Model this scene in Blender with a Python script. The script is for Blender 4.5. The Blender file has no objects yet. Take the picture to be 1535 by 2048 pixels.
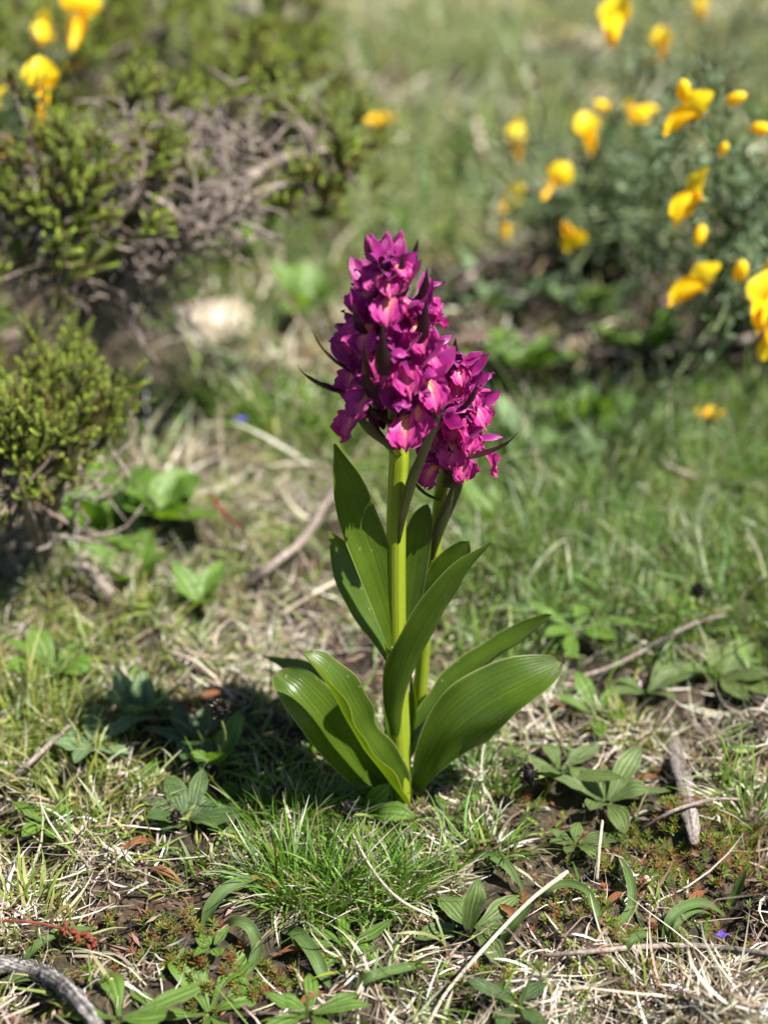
import bpy, math, random
import numpy as np
from mathutils import Vector, Matrix, Quaternion, noise

# ------------------------------------------------------------------ camera, sky, sun, exposure
sc = bpy.context.scene
col = sc.collection
PITCH = math.radians(26.0); HFOV = math.radians(19.0)
CL, CH = 0.45, 0.3386                      # camera: metres in front of the orchid, metres above the ground
FPX = 1024 / math.tan(HFOV)                # focal length in photograph pixels
CAM = Vector((0, -CL, CH))
cd = bpy.data.cameras.new('camera'); co = bpy.data.objects.new('camera', cd); col.objects.link(co)
co.location = CAM; co.rotation_euler = (math.pi/2 - PITCH, 0, 0)
cd.sensor_fit = 'VERTICAL'; cd.sensor_height = 36; cd.lens = 18 / math.tan(HFOV)
cd.clip_start = 0.01; cd.clip_end = 300
cd.dof.use_dof = True; cd.dof.focus_distance = 0.495; cd.dof.aperture_fstop = 6.3; cd.dof.aperture_blades = 0
sc.camera = co
SUN = Vector((0.50, -0.24, 0.86)).normalized()
w = bpy.data.worlds.new('World'); sc.world = w; w.use_nodes = True
nt = w.node_tree; bg = nt.nodes['Background']
sky = nt.nodes.new('ShaderNodeTexSky'); sky.sky_type = 'NISHITA'; sky.sun_disc = False
sky.sun_elevation = math.asin(SUN.z); sky.sun_rotation = math.atan2(SUN.x, SUN.y)
sky.altitude = 1500
nt.links.new(sky.outputs[0], bg.inputs[0]); bg.inputs[1].default_value = 0.05
sd = bpy.data.lights.new('sun', 'SUN'); sd.energy = 5.0; sd.angle = math.radians(0.53); sd.color = (1, .955, .88)
so = bpy.data.objects.new('sun', sd); col.objects.link(so); so.rotation_euler = SUN.to_track_quat('Z', 'Y').to_euler()
so.location = (1, -1, 3)
vs = sc.view_settings; vs.view_transform = 'Standard'; vs.look = 'None'; vs.gamma = 1; vs.exposure = 1.52
sc.render.engine = 'CYCLES'
cy = sc.cycles; cy.use_denoising = True; cy.max_bounces = 6; cy.diffuse_bounces = 3; cy.transmission_bounces = 4
cy.sample_clamp_indirect = 8; cy.use_adaptive_sampling = False
try:
    cy.denoising_prefilter = 'ACCURATE'
except Exception: pass

rnd = random.Random(7)
rng = np.random.default_rng(7)
U = rnd.uniform

# ------------------------------------------------------------------ picture pixel -> place
SP, CP = math.sin(PITCH), math.cos(PITCH)
def ray(px, py):
    a = (px - 767.5) / FPX; b = (1024 - py) / FPX
    return Vector((a, CP + b*SP, -SP + b*CP))
def at(px, py, Y):                          # point on the vertical plane y = Y
    r = ray(px, py); t = (Y + CL) / r.y
    return CAM + r * t
def H(x, y):                                # ground height, works on arrays
    d = np.clip((np.hypot(x - .005, y) - .03) / .10, 0, 1)
    z = (1.4)*(.0042*np.sin(61*x + 1.3)*np.cos(53*y + .4) + .0034*np.sin(97*x - 71*y + 2.1) + .0022*np.cos(143*x + 121*y)
         + .0014*np.sin(251*x - 33*y)*np.sin(229*y + 61*x)) * d
    f = np.clip((y - .25) / .8, 0, 1)
    z = z + f * (.016*np.sin(13*x + 1.1)*np.cos(9*y + .6) + .012*np.sin(7*x - 11*y))
    return z
def ground(px, py, up=0.0):                 # point 'up' metres over the ground
    r = ray(px, py); z = 0.0
    for _ in range(6):
        t = (z + up - CH) / r.z
        p = CAM + r*t; z = float(H(p.x, p.y))
    return p
def depth(p): return (p - CAM).dot(Vector((0, CP, -SP)))
def m(px, p): return px * depth(p) / FPX     # photograph pixels -> metres at point p

# ------------------------------------------------------------------ objects
ORG = {}
def tag(o, label=None, cat=None, group=None, kind=None):
    if label: o['label'] = label
    if cat: o['category'] = cat
    if group: o['group'] = group
    if kind: o['kind'] = kind
    return o
def thing(name, loc, label, cat, group=None):
    o = bpy.data.objects.new(name, None); col.objects.link(o); o.location = loc
    o.empty_display_size = .01
    ORG[o] = Vector(loc)
    return tag(o, label, cat, group)
def new_mesh(name, V, F, mat, uv=None, colr=None, smooth=True):
    me = bpy.data.meshes.new(name)
    V = np.asarray(V, np.float32).reshape(-1, 3)
    F = np.asarray(F, np.int32)
    nv, nf, k = len(V), len(F), F.shape[1]
    me.vertices.add(nv); me.vertices.foreach_set('co', V.ravel())
    me.loops.add(nf*k); me.loops.foreach_set('vertex_index', F.ravel())
    me.polygons.add(nf)
    me.polygons.foreach_set('loop_start', np.arange(0, nf*k, k, dtype=np.int32))
    me.polygons.foreach_set('loop_total', np.full(nf, k, np.int32))
    me.polygons.foreach_set('use_smooth', np.full(nf, smooth, bool))
    if uv is not None:
        l = me.uv_layers.new(name='UVMap')
        l.data.foreach_set('uv', np.asarray(uv, np.float32).reshape(-1, 2)[F.ravel()].ravel())
    if colr is not None:
        a = me.attributes.new('Col', 'FLOAT_COLOR', 'POINT')
        c = np.ones((nv, 4), np.float32); c[:, :3] = colr
        a.data.foreach_set('color', c.ravel())
    me.update(calc_edges=True); me.validate()
    if mat: me.materials.append(mat)
    return me
def obj(name, data, mat=None, parent=None, world=True):
    """data: (V, F, uv, colr) in world coords (world=True) or local coords; or a mesh"""
    if isinstance(data, bpy.types.Mesh): me = data
    else:
        V, F, uv, c = (list(data) + [None, None])[:4]
        V = np.asarray(V, float).reshape(-1, 3)
        if parent is not None and world and parent in ORG: V = V - np.array(ORG[parent])
        me = new_mesh(name, V, F, mat, uv, c)
    o = bpy.data.objects.new(name, me); col.objects.link(o)
    if parent is not None: o.parent = parent
    if world and parent in ORG: ORG[o] = ORG[parent]
    return o
def single(name, data, mat, label, cat, group=None, kind=None, base=None):
    V = np.asarray(data[0], float).reshape(-1, 3)
    b = np.array(base) if base is not None else np.array([V[:, 0].mean(), V[:, 1].mean(), V[:, 2].min()])
    o = obj(name, (V - b,) + tuple(data[1:]), mat)
    o.location = b
    return tag(o, label, cat, group, kind)

# ------------------------------------------------------------------ materials
def M(name):
    mt = bpy.data.materials.new(name); mt.use_nodes = True
    nt = mt.node_tree
    for n in list(nt.nodes): nt.nodes.remove(n)
    return mt, nt, (lambda t: nt.nodes.new('ShaderNode' + t)), nt.links.new
def c4(c): return (c[0], c[1], c[2], 1)
def mixc(N, L, fac, a, b, mode='MIX'):
    n = N('Mix'); n.data_type = 'RGBA'; n.blend_type = mode
    for s, v in ((n.inputs[0], fac), (n.inputs[6], a), (n.inputs[7], b)):
        if hasattr(v, 'links'): L(v, s)
        elif isinstance(v, (tuple, list)): s.default_value = c4(v)
        else: s.default_value = v
    return n.outputs[2]
def math1(N, L, op, a, b=None, c=None, clamp=False):
    n = N('Math'); n.operation = op; n.use_clamp = clamp
    for i, v in enumerate((a, b, c)):
        if v is None: continue
        if hasattr(v, 'links'): L(v, n.inputs[i])
        else: n.inputs[i].default_value = v
    return n.outputs[0]
def ramp(N, L, fac, stops):
    r = N('ValToRGB'); e = r.color_ramp.elements
    while len(e) < len(stops): e.new(.5)
    for k, (p, c) in enumerate(stops): e[k].position = p; e[k].color = c4(c)
    L(fac, r.inputs[0]); return r.outputs[0]
def noise_n(N, L, scale, detail=3, vec=None):
    n = N('TexNoise'); n.inputs['Scale'].default_value = scale; n.inputs['Detail'].default_value = detail
    if vec is not None: L(vec, n.inputs['Vector'])
    return n.outputs['Fac']
def finish(nt, N, L, colour, rough=.5, transl=0., tcol=None, spec=.4, bump=None, bumpd=.0002, sheen=0):
    p = N('BsdfPrincipled'); p.inputs['Roughness'].default_value = rough
    p.inputs['Specular IOR Level'].default_value = spec
    if hasattr(colour, 'links'): L(colour, p.inputs['Base Color'])
    else: p.inputs['Base Color'].default_value = c4(colour)
    if sheen: p.inputs['Sheen Weight'].default_value = sheen
    if bump is not None:
        b = N('Bump'); b.inputs['Strength'].default_value = 1; b.inputs['Distance'].default_value = bumpd
        L(bump, b.inputs['Height']); L(b.outputs[0], p.inputs['Normal'])
    out = N('OutputMaterial')
    if transl:
        t = N('BsdfTranslucent')
        tc = mixc(N, L, 1., colour, tcol if tcol else (1.5, 1.5, .6), 'MULTIPLY')
        L(tc, t.inputs[0])
        mx = N('MixShader'); mx.inputs[0].default_value = transl
        L(p.outputs[0], mx.inputs[1]); L(t.outputs[0], mx.inputs[2]); L(mx.outputs[0], out.inputs[0])
    else: L(p.outputs[0], out.inputs[0])

def leaf_mat(name, c1, c2, margin=None, transl=.35, rough=.38, spec=.45, vein=14, veinamt=.25, bumpd=.00025, tcol=None, midrib=None, fuzz=0, streak=22):
    mt, nt, N, L = M(name)
    uv = N('UVMap'); sx = N('SeparateXYZ'); L(uv.outputs[0], sx.inputs[0])
    geo = N('TexCoord')
    n1 = noise_n(N, L, 55, 4, geo.outputs['Object'])
    c = ramp(N, L, n1, [(.3, c1), (.7, c2)])
    n3 = noise_n(N, L, 900, 2, geo.outputs['Object'])
    c = mixc(N, L, math1(N, L, 'MULTIPLY', n3, .22), c, tuple(x*1.9 for x in c2))
    mp = N('Mapping'); mp.inputs['Scale'].default_value = (streak, 1.3, 1); L(uv.outputs[0], mp.inputs[0])
    st_ = noise_n(N, L, 1., 5, mp.outputs[0])
    c = mixc(N, L, math1(N, L, 'MULTIPLY', math1(N, L, 'SUBTRACT', st_, .42), 3.2, clamp=True), mixc(N, L, 1., c, (.72, .74, .8), 'MULTIPLY'), mixc(N, L, 1., c, (1.22, 1.14, 1.1), 'MULTIPLY'))
    sp = math1(N, L, 'MULTIPLY', math1(N, L, 'SUBTRACT', noise_n(N, L, 420, 1, geo.outputs['Object']), .74), 14., clamp=True)
    c = mixc(N, L, math1(N, L, 'MULTIPLY', sp, .55), c, (.3, .3, .16))
    bl = math1(N, L, 'MULTIPLY', math1(N, L, 'SUBTRACT', math1(N, L, 'MULTIPLY_ADD', noise_n(N, L, 130, 3, geo.outputs['Object']), .30, sx.outputs[1]), 1.12), 14., clamp=True)
    c = mixc(N, L, math1(N, L, 'MULTIPLY', bl, .8), c, (.16, .10, .04))
    # parallel veins along the leaf
    ws = math1(N, L, 'SINE', math1(N, L, 'MULTIPLY_ADD', sx.outputs[0], vein*2*math.pi, math1(N, L, 'MULTIPLY', st_, 5.)))
    wv = math1(N, L, 'MULTIPLY_ADD', ws, .5, .5)
    wp = math1(N, L, 'POWER', wv, 5.)
    c = mixc(N, L, math1(N, L, 'MULTIPLY', wp, math1(N, L, 'MULTIPLY', n1, veinamt)), c, tuple(x*.55 for x in c1))
    d = math1(N, L, 'ABSOLUTE', math1(N, L, 'SUBTRACT', sx.outputs[0], .5))
    if midrib:
        mr = math1(N, L, 'SUBTRACT', 1., math1(N, L, 'MULTIPLY', d, 26.), clamp=True)
        c = mixc(N, L, mr, c, midrib)
    if margin:
        mg = math1(N, L, 'MULTIPLY', math1(N, L, 'SUBTRACT', d, .472), 60., clamp=True)
        c = mixc(N, L, mg, c, margin)
    h = math1(N, L, 'ADD', math1(N, L, 'MULTIPLY', wp, -1.), math1(N, L, 'MULTIPLY_ADD', n3, .5, math1(N, L, 'MULTIPLY', st_, 1.6)))
    finish(nt, N, L, c, rough, transl, tcol, spec, h, bumpd, fuzz)
    return mt
def attr_mat(name, transl=.3, rough=.5, spec=.35, tcol=None, mottle=.35):
    mt, nt, N, L = M(name)
    a = N('Attribute'); a.attribute_name = 'Col'
    g = N('TexCoord'); n1 = noise_n(N, L, 350, 2, g.outputs['Object'])
    c = mixc(N, L, math1(N, L, 'MULTIPLY', n1, mottle), a.outputs[0], mixc(N, L, 1., a.outputs[0], (.45, .42, .4), 'MULTIPLY'))
    finish(nt, N, L, c, rough, transl, tcol, spec)
    return mt
def bark_mat(name, c1, c2, c3, scale=300, bumpd=.0008):
    mt, nt, N, L = M(name)
    g = N('TexCoord')
    uvm = N('UVMap'); mp = N('Mapping'); mp.inputs['Scale'].default_value = (5, .35, 1); L(uvm.outputs[0], mp.inputs[0])
    n1 = noise_n(N, L, 6, 6, mp.outputs[0]); n2 = noise_n(N, L, scale, 5, g.outputs['Object'])
    f = math1(N, L, 'MULTIPLY_ADD', n1, .6, math1(N, L, 'MULTIPLY', n2, .4))
    c = ramp(N, L, f, [(.36, c1), (.5, c2), (.64, c3)])
    finish(nt, N, L, c, .85, 0, None, .2, f, bumpd)
    return mt

MT = {}
MT['oleaf'] = leaf_mat('orchid_leaf_green', (.046, .092, .008), (.085, .142, .013), margin=(.24, .27, .09), transl=.44, rough=.31, spec=.5, vein=13, bumpd=.00005, veinamt=.4, tcol=(1.7, 1.6, .3))
MT['obract'] = leaf_mat('bract_purple_green', (.04, .008, .022), (.05, .022, .02), margin=(.10, .008, .055), transl=.3, rough=.4, vein=8, tcol=(1.5, 1.2, .6))
MT['ocauline'] = leaf_mat('stem_leaf_bronze_green', (.062, .065, .026), (.085, .10, .03), margin=(.14, .05, .05), transl=.34, rough=.4, vein=9, veinamt=.5, tcol=(1.6, 1.4, .5))
MT['ostem'] = leaf_mat('orchid_stem', (.24, .32, .016), (.31, .39, .028), transl=.25, rough=.34, vein=9, veinamt=.25, bumpd=.00008, tcol=(1.6, 1.6, .4), streak=7)
MT['plantain'] = leaf_mat('plantain_leaf', (.09, .145, .035), (.14, .20, .055), margin=(.24, .28, .14), transl=.32, rough=.45, vein=5, veinamt=.3, bumpd=.0003, midrib=(.18, .25, .10), fuzz=.0)
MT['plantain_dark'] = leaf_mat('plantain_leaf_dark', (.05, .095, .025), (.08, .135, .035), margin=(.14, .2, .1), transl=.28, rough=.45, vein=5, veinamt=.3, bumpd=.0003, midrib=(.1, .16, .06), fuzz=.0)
MT['herb'] = leaf_mat('herb_leaf', (.085, .17, .02), (.14, .25, .035), margin=(.2, .3, .08), transl=.4, rough=.45, vein=3, veinamt=.4, midrib=(.22, .31, .1))
MT['herb_blue'] = leaf_mat('herb_leaf_bluish', (.12, .19, .075), (.17, .26, .11), transl=.32, rough=.5, vein=3, veinamt=.4, midrib=(.24, .33, .2))
MT['strap'] = leaf_mat('bulb_leaf', (.06, .105, .028), (.09, .145, .038), margin=(.13, .17, .08), transl=.25, rough=.55, spec=.25, vein=6, veinamt=.35, bumpd=.00006, midrib=(.11, .16, .07), streak=9)
MT['strap_old'] = leaf_mat('bulb_leaf_withering', (.30, .17, .05), (.22, .2, .05), transl=.25, rough=.5, vein=6, veinamt=.5)
MT['straw'] = leaf_mat('straw_blade', (.34, .28, .18), (.46, .39, .27), transl=.2, rough=.6, vein=4, veinamt=.5)
MT['rusty'] = leaf_mat('rusty_dead_leaf', (.22, .075, .025), (.33, .14, .05), transl=.3, rough=.6, vein=4, veinamt=.5)
MT['blade'] = attr_mat('grass_blades', .34, .45, .4, (1.45, 1.5, .6))
MT['dry'] = attr_mat('dry_grass', .16, .6, .3, (1.3, 1.2, .9))
MT['moss'] = attr_mat('moss', .25, .7, .2)
MT['heath'] = attr_mat('heather_leaves', .2, .5, .3, (1.5, 1.6, .6), .2)
MT['broomleaf'] = attr_mat('broom_leaves', .25, .5, .3, (1.4, 1.5, .7), .2)
MT['bark'] = bark_mat('heather_bark', (.05, .036, .028), (.19, .15, .125), (.40, .35, .31), 500, .0006)
MT['bark_dark'] = bark_mat('heather_twig_bark', (.07, .045, .035), (.15, .11, .09), (.27, .22, .19), 700, .0004)
MT['wood'] = bark_mat('weathered_wood', (.045, .035, .03), (.15, .125, .11), (.3, .27, .25), 900, .0012)
MT['lichen'] = bark_mat('lichened_bark', (.018, .015, .014), (.09, .08, .075), (.42, .40, .38), 420, .0014)
MT['stalk'] = bark_mat('dry_stalk', (.22, .18, .12), (.38, .32, .24), (.52, .46, .37), 700, .0003)
MT['gstalk'] = bark_mat('green_stalk', (.09, .12, .02), (.14, .18, .04), (.2, .24, .07), 700, .0003)
MT['broomstem'] = bark_mat('broom_stem', (.06, .09, .03), (.1, .14, .05), (.17, .2, .1), 700, .0003)
MT['red'] = bark_mat('red_stalk', (.07, .016, .012), (.13, .03, .018), (.22, .075, .04), 900, .0003)
MT['black'] = bark_mat('black_seed_head', (.006, .005, .005), (.018, .015, .013), (.14, .12, .09), 1400, .0004)

def petal_mat(name, c1, c2, edge, transl=.38):
    mt, nt, N, L = M(name)
    uv = N('UVMap'); sx = N('SeparateXYZ'); L(uv.outputs[0], sx.inputs[0]); g = N('TexCoord')
    n1 = noise_n(N, L, 160, 3, g.outputs['Object'])
    c = ramp(N, L, n1, [(.32, c1), (.68, c2)])
    c = mixc(N, L, math1(N, L, 'POWER', math1(N, L, 'ABSOLUTE', math1(N, L, 'MULTIPLY_ADD', sx.outputs[0], 2., -1.)), 6.), c, edge)
    ws = math1(N, L, 'SINE', math1(N, L, 'MULTIPLY', sx.outputs[0], 38.))
    finish(nt, N, L, c, .42, transl, (1.5, 1.1, 1.3), .35, ws, .00003, .1)
    return mt
MT['petal'] = petal_mat('magenta_petal', (.19, .005, .11), (.31, .014, .18), (.42, .06, .28))
MT['hood'] = petal_mat('magenta_hood', (.19, .007, .13), (.32, .02, .21), (.44, .07, .31))
mt, nt, N, L = M('spotted_lip'); MT['lip'] = mt
uv = N('UVMap'); sx = N('SeparateXYZ'); L(uv.outputs[0], sx.inputs[0]); g = N('TexCoord')
n1 = noise_n(N, L, 200, 3, g.outputs['Object'])
c = ramp(N, L, n1, [(.3, (.38, .018, .19)), (.7, (.53, .05, .26))])
d = math1(N, L, 'ABSOLUTE', math1(N, L, 'MULTIPLY_ADD', sx.outputs[0], 2., -1.))
warm = math1(N, L, 'SUBTRACT', 1., math1(N, L, 'ADD', math1(N, L, 'MULTIPLY', d, 1.15), math1(N, L, 'MULTIPLY', sx.outputs[1], .85)), clamp=True)
c = mixc(N, L, math1(N, L, 'MULTIPLY', warm, 1.3, clamp=True), c, (.72, .15, .25))
thr = math1(N, L, 'MULTIPLY', math1(N, L, 'SUBTRACT', .74, math1(N, L, 'ADD', math1(N, L, 'MULTIPLY', d, .9), sx.outputs[1])), 2.6, clamp=True)
c = mixc(N, L, thr, c, (.80, .40, .15))
mp = N('Mapping'); mp.inputs['Scale'].default_value = (13, 9, 1); L(uv.outputs[0], mp.inputs[0])
vo = N('TexVoronoi'); vo.inputs['Scale'].default_value = 1.; L(mp.outputs[0], vo.inputs['Vector'])
dot = math1(N, L, 'LESS_THAN', vo.outputs['Distance'], .27)
zone = math1(N, L, 'MULTIPLY', math1(N, L, 'LESS_THAN', d, .5), math1(N, L, 'LESS_THAN', sx.outputs[1], .62))
c = mixc(N, L, math1(N, L, 'MULTIPLY', dot, math1(N, L, 'MULTIPLY', zone, .8)), c, (.30, .01, .09))
ws = math1(N, L, 'SINE', math1(N, L, 'MULTIPLY_ADD', sx.outputs[0], 46., math1(N, L, 'MULTIPLY', n1, 6.)))
finish(nt, N, L, c, .45, .36, (1.35, 1.05, 1.2), .3, math1(N, L, 'ADD', math1(N, L, 'MULTIPLY', ws, .3), n1), .00012, .1)

def broom_petal(name, ca, cb):
    mt, nt, N, L = M(name)
    uv = N('UVMap'); sx = N('SeparateXYZ'); L(uv.outputs[0], sx.inputs[0]); g = N('TexCoord')
    n1 = noise_n(N, L, 120, 2, g.outputs['Object'])
    c = ramp(N, L, math1(N, L, 'ADD', sx.outputs[1], math1(N, L, 'MULTIPLY_ADD', n1, .4, -.2)), [(.05, cb), (.55, ca)])
    finish(nt, N, L, c, .45, .4, (1.1, 1.05, .7), .3)
    return mt
MT['yellow'] = broom_petal('yellow_petal', (.86, .62, .012), (.84, .46, .008))
MT['orange'] = broom_petal('orange_yellow_petal', (.84, .50, .008), (.78, .34, .008))
MT['violet'] = petal_mat('violet_petal', (.09, .04, .4), (.14, .07, .55), (.2, .12, .65))

mt, nt, N, L = M('soil'); MT['soil'] = mt
g = N('TexCoord')
n1 = noise_n(N, L, 14, 5, g.outputs['Object']); n2 = noise_n(N, L, 260, 6, g.outputs['Object']); n3 = noise_n(N, L, 45, 4, g.outputs['Object'])
c = ramp(N, L, n2, [(.3, (.010, .007, .006)), (.5, (.028, .02, .015)), (.72, (.08, .06, .045))])
c = mixc(N, L, math1(N, L, 'MULTIPLY', math1(N, L, 'SUBTRACT', n1, .45), 3., clamp=True), c, ramp(N, L, n2, [(.3, (.02, .022, .009)), (.7, (.08, .075, .03))]))
c = mixc(N, L, math1(N, L, 'MULTIPLY', math1(N, L, 'SUBTRACT', n3, .56), 4., clamp=True), c, (.085, .05, .026))
finish(nt, N, L, c, .9, 0, None, .2, n2, .003)
mt, nt, N, L = M('pale_stone'); MT['stone'] = mt
g = N('TexCoord'); n1 = noise_n(N, L, 60, 6, g.outputs['Object']); n2 = noise_n(N, L, 500, 3, g.outputs['Object'])
c = ramp(N, L, n1, [(.3, (.17, .14, .11)), (.5, (.34, .28, .22)), (.7, (.46, .40, .33))])
finish(nt, N, L, c, .85, 0, None, .25, n2, .001)

# ------------------------------------------------------------------ shape helpers
def cr(P, n):                                # Catmull-Rom through points (rows), n samples
    P = np.asarray([list(p) for p in P], float)
    Q = np.vstack([2*P[0]-P[1], P, 2*P[-1]-P[-2]])
    t = np.linspace(0, len(P)-1 - 1e-9, n); i = t.astype(int); f = (t - i)[:, None]
    a, b, c, d = Q[i], Q[i+1], Q[i+2], Q[i+3]
    return .5*((2*b) + (c-a)*f + (2*a-5*b+4*c-d)*f**2 + (3*b-a-3*c+d)*f**3)
def unit(v): return v / np.maximum(np.linalg.norm(v, axis=-1, keepdims=True), 1e-12)
def grid_faces(n, mm):
    i, j = np.meshgrid(np.arange(n-1), np.arange(mm-1), indexing='ij')
    a = (i*mm + j).ravel()
    return np.stack([a, a+1, a+mm+1, a+mm], 1)
def leaf(P, hw, nrm, cup=.6, n=20, mm=9, wave=0., wf=3., fold=0., seed=0, rt=0, curl=None):
    """blade along spine P (base -> tip); hw half widths at evenly spaced stations; nrm upper-side direction(s); cup = edge angle"""
    S = cr(P, n); t = np.linspace(0, 1, n)
    W = np.maximum(cr([(x, 0, 0) for x in hw], n)[:, 0], 1e-5) if len(hw) > 2 else np.interp(t, np.linspace(0, 1, len(hw)), hw)
    if rt: W = W*np.sqrt(np.maximum(1 - t**rt, 0)) + 1e-5
    T = unit(np.gradient(S, axis=0))
    nr = np.asarray(nrm, float)
    if nr.ndim == 2: nr = np.stack([np.interp(t, np.linspace(0, 1, len(nr)), nr[:, k]) for k in range(3)], 1)
    else: nr = np.tile(nr, (n, 1))
    side = unit(np.cross(T, nr)); up = unit(np.cross(side, T))
    C = np.interp(t, np.linspace(0, 1, len(cup)), cup) if hasattr(cup, '__len__') else np.full(n, cup)
    C = np.where(np.abs(C) < .02, .02, C)
    s = np.linspace(-1, 1, mm)
    r_ = np.random.default_rng(seed+1); ph = r_.uniform(0, 6.28, 4)
    th = s[None]*C[:, None]
    x = W[:, None]*np.sin(th)/C[:, None]; z = W[:, None]*(1-np.cos(th))/C[:, None]
    z = z + fold*W[:, None]*np.abs(s)[None]
    if curl: z = z - curl[0]*W[:, None]*np.clip(s, 0, 1)[None]**2.2*np.exp(-((t[:, None]-curl[1])/curl[2])**2)
    if wave:
        e = np.abs(s)[None]**2
        z = z + wave*W[:, None]*e*(np.sin(t[:, None]*wf*6.28 + np.where(s < 0, ph[0], ph[1])[None]) + .5*np.sin(t[:, None]*wf*14 + ph[2]))
    V = S[:, None] + side[:, None]*x[..., None] + up[:, None]*z[..., None]
    uv = np.stack(np.broadcast_arrays((s[None]+1)/2, t[:, None]), -1)
    return V.reshape(-1, 3), grid_faces(n, mm), uv.reshape(-1, 2), None
def tube(P, R, n=14, k=8, bump=0., flat=1., seed=0, cap=True):
    S = cr(P, n); t = np.linspace(0, 1, n)
    R = np.interp(t, np.linspace(0, 1, len(R)), R) if hasattr(R, '__len__') else np.full(n, R)
    T = unit(np.gradient(S, axis=0))
    ref = np.array([0, 0, 1.]) if abs(T[:, 2]).mean() < .8 else np.array([0, -1., 0])
    a = unit(np.cross(T, ref)); b = unit(np.cross(a, T))
    an = np.linspace(0, 2*np.pi, k, endpoint=False)
    rr = np.random.default_rng(seed)
    ra = R[:, None]*(1 + bump*rr.normal(size=(n, k)))
    if cap: ra[0] *= .6; ra[-1] *= .5
    V = S[:, None] + a[:, None]*(ra*np.cos(an))[..., None] + b[:, None]*(ra*flat*np.sin(an))[..., None]
    i, j = np.meshgrid(np.arange(n-1), np.arange(k), indexing='ij'); i = i.ravel(); j = j.ravel(); j2 = (j+1) % k
    F = np.stack([i*k+j, i*k+j2, (i+1)*k+j2, (i+1)*k+j], 1)
    V = V.reshape(-1, 3)
    uv = np.stack(np.broadcast_arrays((an/6.2832)[None], t[:, None]), -1).reshape(-1, 2)
    nv = len(V)
    V = np.vstack([V, S[:1], S[-1:]]); uv = np.vstack([uv, [[.5, 0]], [[.5, 1]]])
    jj = np.arange(k); j2 = (jj+1) % k
    # caps as quads by pairing triangles (k even)
    q0 = np.stack([np.full(k//2, nv), (jj[0::2]+2) % k, jj[1::2], jj[0::2]], 1)
    q1 = np.stack([np.full(k//2, nv+1), (n-1)*k+jj[0::2], (n-1)*k+jj[1::2], (n-1)*k+(jj[0::2]+2) % k], 1)
    F = np.vstack([F, q0, q1])
    return V, F, uv, None
def join(parts):
    V, F, UVs, C, o = [], [], [], [], 0
    for p in parts:
        p = tuple(p) + (None,)*(4-len(p))
        V.append(p[0]); F.append(np.asarray(p[1])+o); o += len(p[0])
        UVs.append(p[2] if p[2] is not None else np.zeros((len(p[0]), 2)))
        C.append(p[3] if p[3] is not None else np.ones((len(p[0]), 3)))
    return np.vstack(V), np.vstack(F), np.vstack(UVs), np.vstack(C)
def blades(roots, az, pitch, length, width, curl, yaw, colr, S=4, tipcol=None, twist=None, floor=True):
    """grass blades as tapered strips, all at once. pitch: start angle over the horizon, curl: change of pitch, yaw: sideways curl"""
    N_ = len(roots); s = np.linspace(0, 1, S+1)
    mid = (s[:-1]+s[1:])/2
    pit = pitch[:, None] + curl[:, None]*mid[None]; azi = az[:, None] + yaw[:, None]*mid[None]
    d = np.stack([np.cos(pit)*np.cos(azi), np.cos(pit)*np.sin(azi), np.sin(pit)], -1) * (length/S)[:, None, None]
    P = np.concatenate([np.zeros((N_, 1, 3)), np.cumsum(d, 1)], 1) + roots[:, None]
    if floor:
        hz = H(P[..., 0], P[..., 1]) + .0006 + (np.arange(N_) % 7)[:, None]*.0003
        P[..., 2] = np.maximum(P[..., 2], np.where(s[None] > .05, hz, P[..., 2]))
    tw = rng.uniform(0, 6.28, N_) if twist is None else twist
    sd = np.stack([-np.sin(az)*np.cos(tw), np.cos(az)*np.cos(tw), np.sin(tw)*.8], -1)
    wd = np.array([.8, 1, .95, .7, .12, .1, .1])[:S+1] if S == 4 else np.interp(s, [0, .3, .7, 1], [.8, 1, .75, .1])
    off = sd[:, None]*(width[:, None]*wd[None]*.5)[..., None]
    V = np.stack([P-off, P+off], 2).reshape(-1, 3)
    b = (np.arange(N_)*(S+1)*2)[:, None] + (np.arange(S)*2)[None]
    F = np.stack([b, b+1, b+3, b+2], -1).reshape(-1, 4)
    if tipcol is None: C = np.repeat(colr, (S+1)*2, 0)
    else:
        f = np.repeat(s, 2)[None, :, None]**2
        C = (colr[:, None]*(1-f) + tipcol[:, None]*f).reshape(-1, 3)
    return V, F, None, C
def leaflets(P, D, Nn, ln, wd, colr):
    """small folded leaflets: point, direction, normal, length, width"""
    Sd = unit(np.cross(D, Nn)); Up = np.cross(Sd, D)
    l, w_ = ln[:, None], wd[:, None]
    V = np.stack([P, P + D*l*.5 + Sd*w_*.5 + Up*w_*.18, P + D*l, P + D*l*.5 - Sd*w_*.5 + Up*w_*.18], 1).reshape(-1, 3)
    b = np.arange(len(P))*4
    return V, np.stack([b, b+1, b+2, b+3], 1), None, np.repeat(colr, 4, 0)
def pick(pal, n, jit=.18):
    pal = np.array(pal); c = pal[rng.integers(0, len(pal), n)]
    return np.clip(c*(1+rng.normal(0, jit, (n, 1)))*(1+rng.normal(0, .06, (n, 3))), .004, .9)
def rdir(n, zmin=-1., zmax=1.):
    z = rng.uniform(zmin, zmax, n); a = rng.uniform(0, 6.2832, n); r = np.sqrt(np.maximum(0, 1-z*z))
    return np.stack([r*np.cos(a), r*np.sin(a), z], 1)
STRAW = [(.42, .37, .28), (.52, .48, .39), (.30, .245, .18), (.62, .58, .49), (.18, .13, .09), (.36, .31, .24)]
GREEN = [(.085, .165, .016), (.11, .20, .022), (.06, .125, .014), (.14, .215, .025), (.12, .23, .04)]
YGREEN = [(.18, .22, .035), (.21, .235, .05), (.15, .20, .035), (.23, .23, .08)]
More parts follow.
